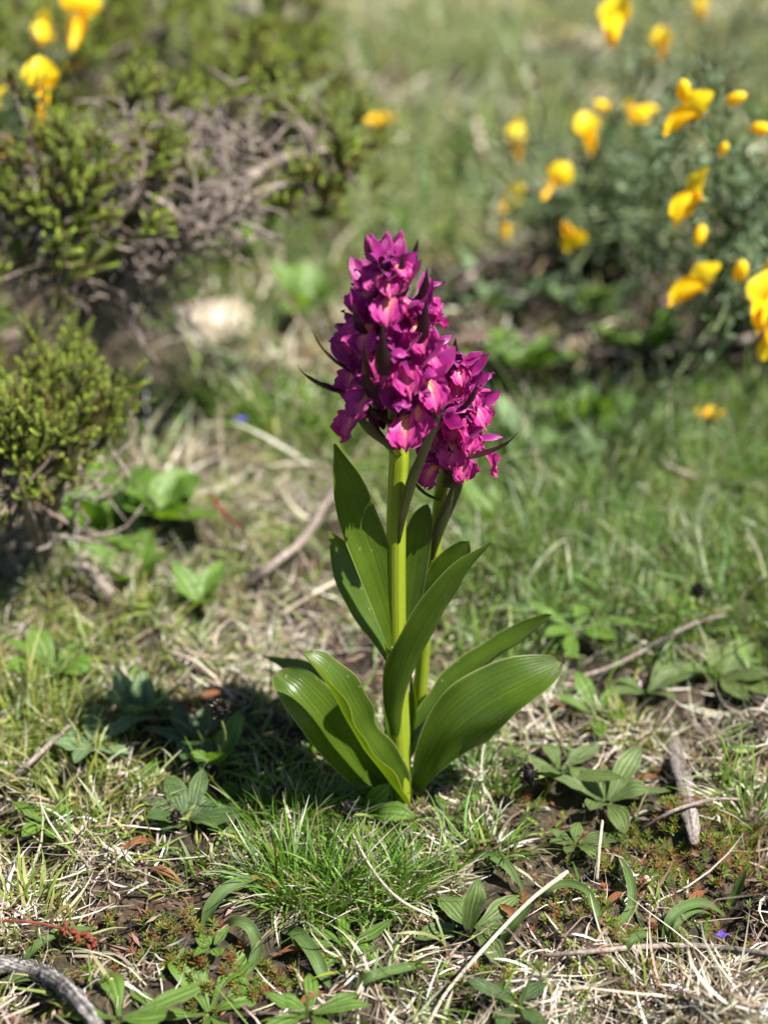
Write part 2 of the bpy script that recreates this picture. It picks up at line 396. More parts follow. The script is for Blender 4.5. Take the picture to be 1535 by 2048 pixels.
BGREEN = [(.10, .19, .045), (.085, .16, .04), (.14, .23, .075), (.17, .24, .08)]
PALE = [(.26, .28, .13), (.31, .31, .18), (.22, .27, .11), (.36, .34, .22), (.2, .26, .13)]

# ------------------------------------------------------------------ the ground
def axis(lo, hi, core, step, grow=1.16):
    a = list(np.arange(core[0], core[1], step)); x, d = a[-1], step
    while x < hi: d *= grow; x += d; a.append(x)
    x, d = a[0], step; pre = []
    while x > lo: d *= grow; x -= d; pre.append(x)
    return np.array(pre[::-1] + a)
gx = axis(-60, 60, (-.34, .34), .0045); gy = axis(-60, 60, (-.2, .5), .0045)
X, Y = np.meshgrid(gx, gy, indexing='ij')
Z = H(X, Y) - .0005
near = (np.abs(X) < .6) & (Y < 1.2) & (Y > -.4)
Z = Z + np.where(near, rng.normal(0, .0007, X.shape), 0)
go = obj('ground', (np.stack([X, Y, Z], -1).reshape(-1, 3), grid_faces(len(gx), len(gy))[:, ::-1]), MT['soil'])
tag(go, 'dark brown crumbly soil showing between grass, moss and straw', 'ground', kind='structure')

# ------------------------------------------------------------------ orchids
K_HOOD, K_PET, K_LIP = MT['hood'], MT['petal'], MT['lip']
def lip_mesh(seed, spread=1.):
    r_ = np.random.default_rng(seed); n, mm = 17, 19
    v = np.linspace(0, 1, n); u = np.linspace(-1, 1, mm)
    C = cr([(0, .001, .001), (0, -.003, .0006), (0, -.0058, -.0018), (0, -.0076, -.0055), (0, -.0082, -.0098)], n)
    C[:, 1] += r_.normal(0, .0006); 
    hw = np.interp(v, [0, .12, .3, .5, .68, .82, .93, 1], [.0018, .0024, .0044, .0068, .0074, .0064, .0046, .0026])*spread
    T = unit(np.gradient(C, axis=0)); side = np.array([1., 0, 0]); up = unit(np.cross(side[None], T))
    up = np.where(up[:, 1:2] > 0, -up, up) if False else up
    X_ = hw[:, None]*np.sin(u*1.05)[None]/math.sin(1.05)
    fold = (.35 + .25*r_.random())*hw[:, None]*(np.abs(u)**2.2)[None]*np.interp(v, [0, .25, .5, 1], [-1.2, -.3, 1., .9])[:, None]
    ph = r_.uniform(0, 6.28, 5)
    edge = np.maximum(np.abs(u)[None]**3, np.clip((v[:, None]-.72)/.28, 0, 1)**1.5)
    ruff = .0011*edge*(np.sin(u[None]*9 + v[:, None]*11 + ph[0]) + .8*np.sin(u[None]*17 - v[:, None]*15 + ph[1]))
    ridge = .0006*np.exp(-(u/.22)**2)[None]*np.sin(v*3.1)[:, None]
    # three lobes: the tip edge is notched
    lobes = np.clip((v[:, None]-.55)/.45, 0, 1)*(-.0026*np.abs(u)[None]**1.2 + .0011*np.cos(u[None]*7.5) + .0005*np.sin(u[None]*25+ph[2]))
    off = fold*1.0 + ruff - ridge
    P = C[:, None] + side*X_[..., None] - up[:, None]*off[..., None] + T[:, None]*lobes[..., None]
    # jagged side margins
    P[..., 0] *= 1 + .07*np.abs(u)[None]**4*np.sin(v[:, None]*31+ph[3])
    uv = np.stack(np.broadcast_arrays((u[None]+1)/2, v[:, None]), -1).reshape(-1, 2)
    return new_mesh('lip', P.reshape(-1, 3), grid_faces(n, mm), K_LIP, uv)
def pet(P, hw, nrm, cup, mat, name, **k):
    V, F, uv, c = leaf(P, hw, nrm, cup, n=12, mm=7, **k)
    return new_mesh(name, V, F, mat, uv)
mmv = lambda *p: tuple(x*.001 for x in p)
LIPS = [lip_mesh(20+i, s_) for i, s_ in enumerate((.84, .78, .9, .72, .82))]
SEPS = {}
for sgn in (-1, 1):
    SEPS[sgn] = [pet([mmv(sgn*.8, .5, 1), mmv(sgn*(3+a), 0, 4+b), mmv(sgn*(6.8+1.4*a), -1.6+b*.6, 8+1.6*b), mmv(sgn*(10+2*a), -1.6+b, 12.5+2.4*b)],
                     [.0013, .0034, .0040, .0028, .0002], (-sgn*.55, -.75, .35), .75, K_PET, 'sepal', wave=.12, seed=i)
                 for i, (a, b) in enumerate(((0, 0), (1, -1), (-1, .8), (1.6, -2.), (-.4, 1.2)))]
HOODS = [pet([mmv(0, 1.5, 1.2), mmv(0, .6, 4.8), mmv(0, -2.4, 8+a), mmv(0, -6.4, 8.8+a), mmv(0, -9.6-a, 7.2+b)],
             [.0013, .0036, .0044, .0036, .0005], (0, -1, -.2), 1.25, K_HOOD, 'hood_sepal') for a, b in ((0, 0), (.8, 1.5), (-.5, 1))]
PETS = {s_: pet([mmv(s_*.8, 1, 1), mmv(s_*2.2, -.8, 4), mmv(s_*2.2, -3.4, 6), mmv(s_*.9, -6.4, 5.8)], [.001, .0024, .0027, .0018, .0003],
               (-s_*.9, -.2, -.35), .9, K_HOOD, 'inner_petal') for s_ in (-1, 1)}
V, F, uv, _ = tube([mmv(0, 1, .5), mmv(0, 3.5, -2.5), mmv(0, 5, -6.5), mmv(0, 5, -10)], [.0016, .0019, .0017, .0009], 9, 8)
SPUR = new_mesh('spur', V, F, K_PET, uv)
V, F, uv, _ = tube([mmv(0, .5, .6), mmv(0, 4, -1), mmv(0, 7, -5), mmv(0, 8, -10)], [.0013, .0017, .0019, .0014], 8, 8)
OVARY = new_mesh('flower', V, F, MT['obract'], uv)
V, F, uv, _ = tube([mmv(0, 0, 1), mmv(0, -1.4, 2.6), mmv(0, -1.9, 4.2)], [.001, .0013, .0008], 6, 8)
COLUMN = new_mesh('column', V, F, K_HOOD, uv)
LIPC = Vector((0, -.007, -.0038))
def flower(root, p, az, scale, tilt=0., roll=0., k=0, org=None):
    """p: where the lip's middle stands; az: facing, 0 = towards -y"""
    R = Matrix.Rotation(az, 4, 'Z') @ Matrix.Rotation(tilt, 4, 'X') @ Matrix.Rotation(roll, 4, 'Y') @ Matrix.Scale(scale, 4)
    o = obj('flower', OVARY, None, root, False)
    loc = p - R.to_3x3() @ LIPC
    o.matrix_basis = Matrix.Translation(loc - ORG[root]) @ R
    for nm, me in (('lip', LIPS[k % 5]), ('sepal', SEPS[-1][k % 5]), ('sepal', SEPS[1][(k*3+1) % 5]), ('hood_sepal', HOODS[k % 3]),
                   ('inner_petal', PETS[-1]), ('inner_petal', PETS[1]), ('spur', SPUR), ('column', COLUMN)):
        c = obj(nm, me, None, o, False)
        if nm in ('sepal', 'hood_sepal'):
            c.rotation_euler = (U(-.25, .25), U(-.22, .22), U(-.3, .3)); c.scale = (U(.98, 1.12),)*3
        elif nm == 'lip':
            c.rotation_euler = (U(-.2, .2), U(-.12, .12), U(-.12, .12)); c.scale = (U(.9, 1.08), 1, U(.9, 1.1))
    return loc
def bract(root, base, az, length, elev, hw, k, mat='obract'):
    f = Vector((math.sin(az), -math.cos(az), 0))
    e = Vector((0, 0, 1)); ce, se = math.cos(elev), math.sin(elev)
    P = [base, base + (f*ce*.42 + e*se*.26)*length, base + (f*ce*.78 + e*se*.62)*length, base + (f*ce*1.0 + e*se*1.05)*length]
    n_ = -f*.8 + Vector((0, 0, .7))
    obj('bract', leaf(P, [hw*.8, hw*1.15, hw*.95, hw*.5, .0001], n_, .7, n=16, mm=7, wave=.05, seed=k), MT[mat], root)
def spike(root, ax0, ax1, R, front, nback, seed, zlo, zhi):
    a0, a1 = Vector(ax0), Vector(ax1)
    def axp(z): f = (z - a0.z) / (a1.z - a0.z); return a0.lerp(a1, f)
    k = seed
    for (px, py, az, s_, tl, rl) in front:
        guess = at(px, py, a0.y - R)
        A = axp(guess.z)
        if az is None: az = math.degrees(math.asin(max(-.98, min(.98, (guess.x - A.x) / (R*1.08)))))
        th = math.radians(az); s_ *= .9
        p = at(px, py, A.y - R*math.cos(th))
        loc = flower(root, p, th + U(-.15, .15), s_, math.radians(tl), math.radians(rl), k)
        A = axp(p.z - .006)
        bract(root, A + Vector((math.sin(th), -math.cos(th), 0))*.003 - Vector((0, 0, .006)), th + U(-.3, .3), U(.021, .027)*s_, U(.75, 1.1), .0032*s_, k)
        k += 1
    for i in range(nback):
        f = (i + .5) / nback; z = zlo + (zhi - zlo)*f
        th = math.pi + (i*2.4 % 1.0 - .5)*2.9 + (.25 if i % 2 else -.25)
        A = axp(z); s_ = 1.02 - .32*f
        rr = R*(1 - .35*f**2)
        s_ *= .85; p = A + Vector((math.sin(th)*rr, -math.cos(th)*rr, 0))
        flower(root, p, th, s_, U(-.2, .2) - .3*f, U(-.3, .3), k)
        bract(root, A - Vector((0, 0, .008)), th, .026*s_, U(.8, 1.1), .003, k)
        k += 1

# --- the taller one
b0 = Vector(at(800, 1603, 0)); b0.z -= .002
OR1 = thing('orchid', b0, 'taller magenta orchid with thick pale green stem and broad spreading basal leaves', 'orchid', 'flowering magenta orchids')
st = [at(803, 1625, 0), at(801, 1540, 0), at(798, 1440, .0), at(792, 1290, .0), at(791, 1100, 0), at(795, 960, .0), at(797, 900, 0), at(790, 780, .001), at(778, 650, .001), at(770, 555, .001)]
V, F, uv, _ = tube(st, [.0042, .0039, .0037, .0035, .0034, .0033, .0033, .0028, .002, .0012], 60, 16)
obj('stem', (V, F, uv), MT['ostem'], OR1)
# sheath rings where the leaves clasp the stem
for (px, py, r_, tl) in ((791, 1283, .00365, .1),):
    p = at(px, py, 0); q = at(px+4, py+60, 0)
    V, F, uv, _ = tube([q, q.lerp(p, .5), p], [r_*.96, r_*1.0, r_*1.03], 8, 20, cap=False)
    obj('leaf_sheath', (V, F, uv), MT['ostem'], OR1)
def L3(*pts): return [at(*p) for p in pts]
def hw(*v): return [x / 5900. for x in v]
# adaxial normals point away from the stem's outside
obj('leaf', leaf(L3((793, 1330, -.002), (782, 1255, -.003), (752, 1150, -.004), (718, 1055, -.005), (690, 970, -.008), (668, 888, -.012)), hw(18, 30, 42, 45, 36, 3), (.45, -.85, .3), [1.2, .75, .55, .5, .6, .8], 34, 11, .05, 2, seed=1), MT['oleaf'], OR1)
obj('leaf', leaf(L3((789, 1345, .004), (770, 1280, .008), (730, 1205, .013), (692, 1130, .017), (656, 1060, .019)), hw(14, 34, 48, 44, 8), (.5, -.8, .35), [1.1, .7, .5, .5, .6], 30, 11, .05, 2, seed=2, rt=9), MT['oleaf'], OR1)
obj('leaf', leaf(L3((798, 1330, .004), (812, 1240, .010), (826, 1130, .015), (842, 1050, .017), (855, 1008, .017)), hw(14, 28, 33, 28, 15), (-.2, -.9, .3), [1.1, .6, .4, .4, .5], 28, 11, .04, 2, seed=3, rt=9), MT['oleaf'], OR1)
obj('leaf', leaf(L3((797, 1470, -.0038), (799, 1400, -.0062), (822, 1320, -.011), (868, 1228, -.015), (925, 1145, -.016), (981, 1086, -.014)), hw(19, 36, 56, 52, 38, 5), (-.55, .75, .45), [1.5, 1.1, .75, .6, .6, .7], 40, 13, .05, 2, seed=4), MT['oleaf'], OR1)
obj('leaf', leaf(L3((803, 1600, .003), (742, 1568, .001), (690, 1510, -.002), (640, 1440, -.004), (594, 1385, -.003), (552, 1344, .002)), hw(16, 38, 54, 60, 56, 42), (.35, -.62, .72), [1.2, .8, .55, .45, .45, .5], 36, 13, .06, 2, seed=5, rt=9, fold=.14), MT['oleaf'], OR1)
obj('leaf', leaf(L3((812, 1605, -.004), (775, 1555, -.010), (726, 1490, -.015), (688, 1425, -.018), (650, 1355, -.018), (606, 1304, -.014)), hw(24, 50, 58, 58, 54, 38), (.72, -.22, .66), [1.3, 1.2, 1.2, 1.2, 1.0, .8], 40, 15, .12, 2.2, seed=6, rt=9, fold=.14), MT['oleaf'], OR1)
obj('leaf', leaf(L3((829, 1592, .001), (856, 1528, -.004), (905, 1455, -.007), (975, 1400, -.007), (1050, 1360, -.005), (1123, 1325, 0)), hw(10, 34, 58, 64, 58, 38), (-.1, -.62, .78), [1.2, .8, .5, .4, .4, .55], 40, 15, .12, 1.7, seed=7, rt=9, fold=.14, curl=(1.25, .38, .22)), MT['oleaf'], OR1)
obj('leaf', leaf(L3((815, 1530, .006), (850, 1450, .011), (905, 1380, .015), (975, 1322, .018), (1045, 1275, .019), (1104, 1229, .018)), hw(18, 36, 48, 48, 40, 24), (-.62, -.1, .78), [1.3, 1.2, 1.15, 1.15, 1.15, 1.2], 36, 13, .06, 3, seed=8, rt=9), MT['oleaf'], OR1)
obj('leaf', leaf(L3((800, 1560, .008), (745, 1470, .022), (690, 1400, .032), (610, 1345, .04), (520, 1310, .045)), hw(14, 30, 36, 32, 2), (.3, -.4, .85), [1.2, .8, .6, .5, .6], 30, 11, .08, 2, seed=9, rt=9), MT['oleaf'], OR1)
obj('leaf', leaf(L3((806, 1598, .006), (760, 1590, .009), (715, 1560, .012), (665, 1520, .014)), hw(14, 32, 34, 3), (.3, -.5, .8), [1., .6, .5, .5], 24, 11, .08, 2, seed=10), MT['oleaf'], OR1)
obj('leaf', leaf(L3((806, 1560, .002), (820, 1480, .004), (828, 1410, .007), (822, 1350, .009)), hw(14, 17, 15, 2), (-.6, -.6, .3), [1.2, 1., .8, .8], 22, 9, 0, 2, seed=11), MT['oleaf'], OR1)
obj('leaf', leaf(L3((788, 1560, .004), (776, 1480, .006), (772, 1420, .008), (780, 1330, .010)), hw(14, 17, 14, 2), (.6, -.6, .3), [1.2, 1., .8, .8], 22, 9, 0, 2, seed=12), MT['oleaf'], OR1)
# bronze upper stem leaf reaching up past the flowers, and the broad bract under them
obj('leaf', leaf(L3((800, 1085, -.0032), (812, 1030, -.005), (833, 960, -.008), (862, 885, -.012), (893, 798, -.016)), hw(5, 17, 25, 22, 1), (-.7, .45, .5), [1.3, 1.05, .9, .8, .8], 30, 11, .03, 2, seed=13), MT['ocauline'], OR1)
obj('leaf', leaf(L3((792, 912, -.002), (770, 893, -.007), (742, 872, -.011), (722, 845, -.014), (712, 822, -.015)), hw(14, 24, 28, 20, 2), (.5, .5, .7), [1., .7, .6, .5, .6], 22, 9, .04, 2, seed=14), MT['ocauline'], OR1)
front1 = [
 (780, 628, 4, .98, 0, 0), (846, 680, 30, .95, 0, -10), (722, 680, -30, .95, 0, 10), (764, 738, -6, 1.03, 0, 8), (812, 766, 8, 1.03, 5, -4),
 (866, 796, 30, .95, 5, -8), (722, 818, -32, 1.05, 4, 10), (806, 872, 3, 1.06, 8, 2), (692, 854, -62, .98, 8, 14), (778, 572, 18, .78, -10, 4),
 (716, 606, -58, .84, -4, 4), (818, 620, 45, .86, -4, -6), (862, 722, 62, .92, 0, -8), (690, 764, -60, .98, 0, 6),
 (744, 562, -35, .72, -20, 8), (802, 546, 35, .68, -25, -6), (842, 844, 30, .95, 5, 5), (700, 668, -75, .88, 0, 0)]
spike(OR1, at(797, 905, .002), at(770, 520, .002), .0212, front1, 12, 0, at(795, 880, 0).z, at(775, 575, 0).z)
for (px, py, Yd, th, ln, el) in ((690, 790, -.008, -75, .019, .62), (840, 626, -.008, 22, .016, 1.25), (700, 745, -.01, -70, .02, .9), (752, 560, -.006, -30, .014, 1.2), (812, 550, -.004, 40, .013, 1.15), (800, 596, -.012, 10, .015, 1.35),
                                 (746, 800, -.016, -20, .022, 1.2), (766, 752, -.022, -6, .018, 1.35), (836, 700, -.014, 18, .02, 1.2), (735, 690, -.012, -35, .017, 1.1)):
    bract(OR1, at(px, py, Yd), math.radians(th), ln, el, .0026, px)
for i in range(7):                          # closed buds at the very top
    th = i*2.4; p = at(770 + 22*math.cos(th), 536 - 12*(i % 3), .003*math.sin(th))
    d = Vector((.30*math.cos(th), .30*math.sin(th), 1)).normalized()
    obj('bud', tube([p - d*.004, p, p + d*.005, p + d*.009], [.0012, .0024, .002, .0004], 10, 8), MT['petal'], OR1)

# --- the smaller one behind
b1 = ground(832, 1500)
Y2 = b1.y
OR2 = thing('orchid', b1, 'smaller magenta orchid whose thinner stem rises just behind the taller one', 'orchid', 'flowering magenta orchids')
obj('stem', tube([b1 - Vector((0, 0, .003)), at(838, 1410, Y2-.002), at(846, 1300, Y2-.005), at(858, 1180, Y2-.008), at(872, 1070, Y2-.010), at(883, 970, Y2-.012), at(892, 930, Y2-.012), at(910, 830, Y2-.013), at(924, 735, Y2-.013)],
                 [.003, .0028, .0026, .0025, .0024, .0023, .0022, .0018, .001], 50, 14), MT['ostem'], OR2)
y = Y2 - .010
obj('leaf', leaf(L3((848, 1260, y), (862, 1210, y-.002), (895, 1145, y-.004), (938, 1082, y-.005)), hw(14, 34, 40, 24), (-.35, -.85, .3), [1.1, .6, .4, .5], 26, 11, .05, 2, seed=21, rt=9), MT['oleaf'], OR2)
obj('leaf', leaf(L3((866, 1120, y-.003), (884, 1065, y-.007), (908, 1005, y-.009), (930, 940, y-.009), (940, 880, y-.008)), hw(6, 22, 27, 20, 1), (-.55, .55, .5), [1.3, 1., .8, .7, .7], 26, 11, .04, 2, seed=22), MT['ocauline'], OR2)
obj('leaf', leaf(L3((838, 1470, Y2), (858, 1420, Y2-.004), (890, 1385, Y2-.006), (930, 1360, Y2-.004)), hw(10, 22, 22, 2), (-.3, -.5, .8), [1., .6, .5, .5], 22, 9, .05, 2, seed=23), MT['oleaf'], OR2)
front2 = [(914, 788, None, .9, 3, 6), (958, 838, 45, .86, 0, -10), (899, 908, -5, .98, 8, 4), (925, 940, 20, .94, 10, -5), (856, 957, -50, .8, 15, 10),
          (893, 815, -25, .82, 5, 0), (940, 806, 40, .8, -5, -6), (922, 750, 5, .68, -18, 0), (872, 876, -45, .84, 5, 6), (938, 886, 35, .88, 5, -8), (912, 858, 5, .9, 0, 5)]
spike(OR2, at(888, 960, Y2-.012), at(928, 715, Y2-.013), .0148, front2, 7, 3, at(890, 930, Y2-.012).z, at(922, 765, Y2-.012).z)
for (px, py, Yd, th, ln, el) in ((905, 838, Y2-.028, 40, .02, .95), (930, 920, Y2-.02, 70, .022, .6), (905, 760, Y2-.022, 5, .016, 1.3), (880, 850, Y2-.026, -15, .02, 1.2)):
    bract(OR2, at(px, py, Yd), math.radians(th), ln, el, .0026, px)

# ------------------------------------------------------------------ heather shrubs
def sprig_mesh(seed, length=.03, brown=.0, shoots=6):
    r_ = np.random.default_rng(seed); P, D, Nn, C, Ls, T = [], [], [], [], [], []
    ax = [(np.zeros(3), np.array([0, 0, 1.]), length)]
    for q in range(shoots):
        f = .15 + .6*q/shoots; a = q*2.4 + r_.uniform(0, 1); e = np.array([math.cos(a)*.75, math.sin(a)*.75, .8])
        ax.append((np.array([0, 0, f*length]), unit(e), length*r_.uniform(.35, .6)))
    for (o_, d_, ln) in ax:
        n = max(6, int(ln/.0012)); w_ = unit(np.cross(d_, [.3, .9, .2])); v_ = np.cross(d_, w_)
        up = np.array([0, 0, 1.]); S_ = [o_ + d_*ln*f + up*ln*.25*f*f for f in np.linspace(0, 1, n)]
        for i, c in enumerate(S_):
            f = i/(n-1)
            for q in range(4):
                a = q*math.pi/2 + (i % 2)*math.pi/4 + r_.uniform(-.25, .25)
                u_ = w_*math.cos(a) + v_*math.sin(a)
                P.append(c + u_*.0002); D.append(unit(u_*(1.-.35*f) + d_*(.55 + .5*f))); Nn.append(unit(-u_ + d_*.6))
                cc = np.array([.06, .09, .022])*(1-f) + np.array([.27, .345, .05])*f
                if r_.random() < .06 + brown*(1-f): cc = np.array([.22, .13, .07])
                C.append(cc*r_.uniform(.7, 1.25)); Ls.append(.0026*(1 - .25*f))
        t = tube([S_[0], S_[n//2], S_[-1]], [.0005, .0004, .0002], 5, 4)
        T.append((t[0], t[1], t[2], np.tile((.12, .08, .055), (len(t[0]), 1))))
    Ls = np.array(Ls)
    V, F, uv, c = join([leaflets(np.array(P), np.array(D), np.array(Nn), Ls, Ls*.62, np.array(C))] + T)
    return new_mesh('sprig', V, F, MT['heath'], uv, c, smooth=False)
SPRIGS = [sprig_mesh(i, l_, b_) for i, (l_, b_) in enumerate(((.022, .05), (.017, .15), (.026, .1), (.015, .7), (.021, .45)))]
def heather(base, label, blobs, mains, nspr, ntwig, tw_len=.03, seed=1, up=.6, bare=(), spr_scale=1.):
    """blobs: (px, py, Y, radius x, y, z, weight) foliage masses; mains: branch lines (px, py, Y) with radii; bare: like blobs, grey dead twigs"""
    r_ = random.Random(seed)
    root = thing('heather_shrub', base, label, 'heather', 'heather shrubs')
    hubs = []
    for pts, rad in mains:
        P = [Vector(base)] + [at(*p) for p in pts] if pts[0] is not None else [at(*p) for p in pts[1:]]
        obj('branch', tube(P, rad, 22, 8, .14, seed=r_.randint(0, 999)), MT['bark'], root)
        S = cr(P, 10); hubs += [Vector(x) for x in S[2:]]
    tot = sum(b[6] for b in blobs)
    for (px, py, Y, rx, ry, rz, wt) in blobs:
        c = at(px, py, Y)
        for i in range(int(nspr*wt/tot)):
            d = Vector((r_.gauss(0, 1), r_.gauss(0, 1), r_.gauss(0, 1))).normalized()
            q = r_.random()**.45
            p = c + Vector((d.x*rx, d.y*ry, d.z*rz))*q
            if p.z < float(H(p.x, p.y)) + .003: p.z = float(H(p.x, p.y)) + r_.uniform(.002, .012)
            dirn = (Vector((d.x*.7, d.y*.7, d.z*.5 + up)) + Vector((r_.gauss(0, .28), r_.gauss(0, .28), r_.gauss(0, .2)))).normalized()
            o = obj('sprig', r_.choice(SPRIGS), None, root, False)
            s_ = r_.uniform(.7, 1.15)*spr_scale
            o.location = p - Vector(base); o.rotation_mode = 'QUATERNION'; o.rotation_quaternion = dirn.to_track_quat('Z', 'Y'); o.scale = (s_*1.05, s_*1.05, s_)
            if i % 3 == 0:
                h = min(hubs, key=lambda x: (x-p).length)
                mid = h.lerp(p, .5) + Vector((r_.gauss(0, .008), r_.gauss(0, .008), r_.gauss(0, .006) - .004))
                obj('twig', tube([h, mid, p, p + dirn*.006], [.0011, .0009, .0006, .0004], 7, 4, .1), MT['bark_dark'], root)
    for (px, py, Y, rx, ry, rz, n) in bare:
        c = at(px, py, Y); T = []
        for i in range(n):
            d = Vector((r_.gauss(0, 1), r_.gauss(0, 1), r_.gauss(0, 1))).normalized(); q = r_.random()**.5
            p = c + Vector((d.x*rx, d.y*ry, d.z*rz))*q
            e = Vector((r_.gauss(0, 1), r_.gauss(0, .7), r_.gauss(.5, .6))).normalized()*r_.uniform(.5, 1.2)*tw_len
            k = Vector((r_.gauss(0, .2), r_.gauss(0, .2), r_.gauss(0, .2)))*tw_len
            T.append(tube([p - e*.5, p + k, p + e*.5], [r_.uniform(.0005, .0011), .0007, .0003], 6, 4, .2, seed=i))
        o = obj('dead_twigs', join(T), MT['bark'], root); o['kind'] = 'stuff'
    return root
hb = ground(150, 735)
heather(hb, 'big old heather shrub with grey gnarled bare branches arching over the grass', [
    (90, 330, .27, .075, .03, .045, 2.6), (250, 250, .36, .07, .05, .035, 1.4), (60, 480, .24, .05, .03, .035, 1.8), (200, 400, .26, .05, .03, .03, 1.2), (640, 300, .34, .034, .035, .022, 1.3), (590, 410, .33, .026, .03, .014, .7),
    (660, 360, .35, .022, .03, .016, .6), (430, 375, .30, .02, .03, .012, .3), (330, 300, .4, .05, .04, .03, .8)], [
    ([(200, 640, .29), (330, 500, .285), (430, 440, .285), (530, 385, .295), (590, 365, .30)], [.007, .006, .0048, .0042, .0034, .0012]),
    ([(190, 600, .32), (240, 480, .33), (330, 340, .35), (345, 220, .36)], [.006, .005, .0036, .0024, .0014]),
    ([(150, 560, .28), (90, 430, .27), (50, 320, .27)], [.005, .004, .003, .0016]),
    ([(260, 540, .3), (380, 360, .34), (500, 270, .37), (570, 215, .4)], [.005, .0042, .003, .002, .0012]),
    ([(330, 480, .28), (350, 430, .26), (280, 380, .25)], [.004, .003, .002, .0012]),
    ([(430, 420, .3), (560, 320, .32), (660, 300, .33)], [.004, .0036, .003, .0014])],
    240, 0, .03, 3, bare=[(340, 420, .28, .055, .03, .03, 230), (490, 290, .33, .05, .03, .028, 130), (220, 550, .28, .06, .03, .035, 210), (320, 330, .31, .06, .03, .035, 170), (120, 430, .27, .05, .02, .03, 90)])
hb = ground(90, 1130)
heather(hb, 'bright green bushy heather beside the broad leaved herb', [
    (50, 890, .13, .042, .035, .026, 3), (150, 850, .16, .018, .025, .014, 1.0), (40, 960, .11, .035, .03, .03, 1.4), (10, 770, .16, .03, .03, .012, .6), (110, 750, .18, .015, .02, .010, .4)], [
    ([(80, 1000, .13), (70, 900, .13), (60, 830, .14)], [.004, .003, .002, .001]), ([(120, 980, .15), (160, 890, .16), (185, 840, .17)], [.003, .0025, .0018, .001]),
    ([(50, 1010, .11), (20, 930, .11), (0, 870, .12)], [.003, .0025, .0018, .001])], 190, 0, .028, 5, up=1.1, spr_scale=.8, bare=[(50, 1020, .14, .04, .02, .02, 50), (90, 920, .15, .04, .02, .02, 30)])
hb = ground(120, 420)
heather(hb, 'low hazy green heather growing behind the gnarled one', [
    (200, 130, .75, .13, .1, .05, 2), (420, 90, .8, .10, .08, .04, 1.5), (520, 180, .6, .05, .05, .03, .8), (60, 60, .8, .12, .1, .05, 1.)], [
    ([(150, 330, .7), (230, 180, .75)], [.005, .004, .002]), ([(200, 330, .72), (400, 140, .8)], [.005, .004, .002])], 230, 0, .04, 9, spr_scale=1.5, bare=[(380, 130, .7, .08, .05, .04, 80)])

# ------------------------------------------------------------------ broom shrubs with yellow flowers
def broom_parts():
    st_ = pet([mmv(0, 0, 0), mmv(0, -1, 4), mmv(0, .5, 9), mmv(0, 4, 13.5)], [.002, .007, .0085, .006, .001], (0, -1, .2), .65, MT['yellow'], 'standard_petal', wave=.08)
    wg = {s_: pet([mmv(s_*.8, 0, 0), mmv(s_*2.5, -4, -.5), mmv(s_*3, -9, -3), mmv(s_*2, -13, -7)], [.001, .0042, .0055, .0048, .0012], (-s_, .1, .35), .6, MT['yellow'], 'wing_petal') for s_ in (-1, 1)}
    kl = pet([mmv(0, 0, -1), mmv(0, -4, -3), mmv(0, -9, -7), mmv(0, -12, -11)], [.001, .004, .005, .0038, .0008], (0, -.4, 1), 1.6, MT['orange'], 'keel_petal')
    V, F, uv, _ = tube([mmv(0, 4, -1), mmv(0, 1.5, -.5), mmv(0, -1, -.3)], [.0008, .0018, .0022], 6, 8)
    cx = new_mesh('flower', V, F, MT['broomstem'], uv)
    V, F, uv, _ = tube([mmv(0, 0, 0), mmv(0, -2, 3), mmv(0, -4, 8), mmv(0, -5, 11)], [.0015, .0036, .0032, .0007], 8, 8)
    return st_, wg, kl, cx, new_mesh('bud', V, F, MT['yellow'], uv)
B_ST, B_WG, B_KL, B_CX, B_BUD = broom_parts()
def broom_flower(root, p, az, s_, roll=0., tilt=0.):
    o = obj('flower', B_CX, None, root, False)
    o.matrix_basis = Matrix.Translation(p - ORG[root]) @ Matrix.Rotation(az, 4, 'Z') @ Matrix.Rotation(roll, 4, 'Y') @ Matrix.Rotation(tilt, 4, 'X') @ Matrix.Scale(s_*.88, 4)
    for nm, me in (('standard_petal', B_ST), ('wing_petal', B_WG[-1]), ('wing_petal', B_WG[1]), ('keel_petal', B_KL)): obj(nm, me, None, o, False)
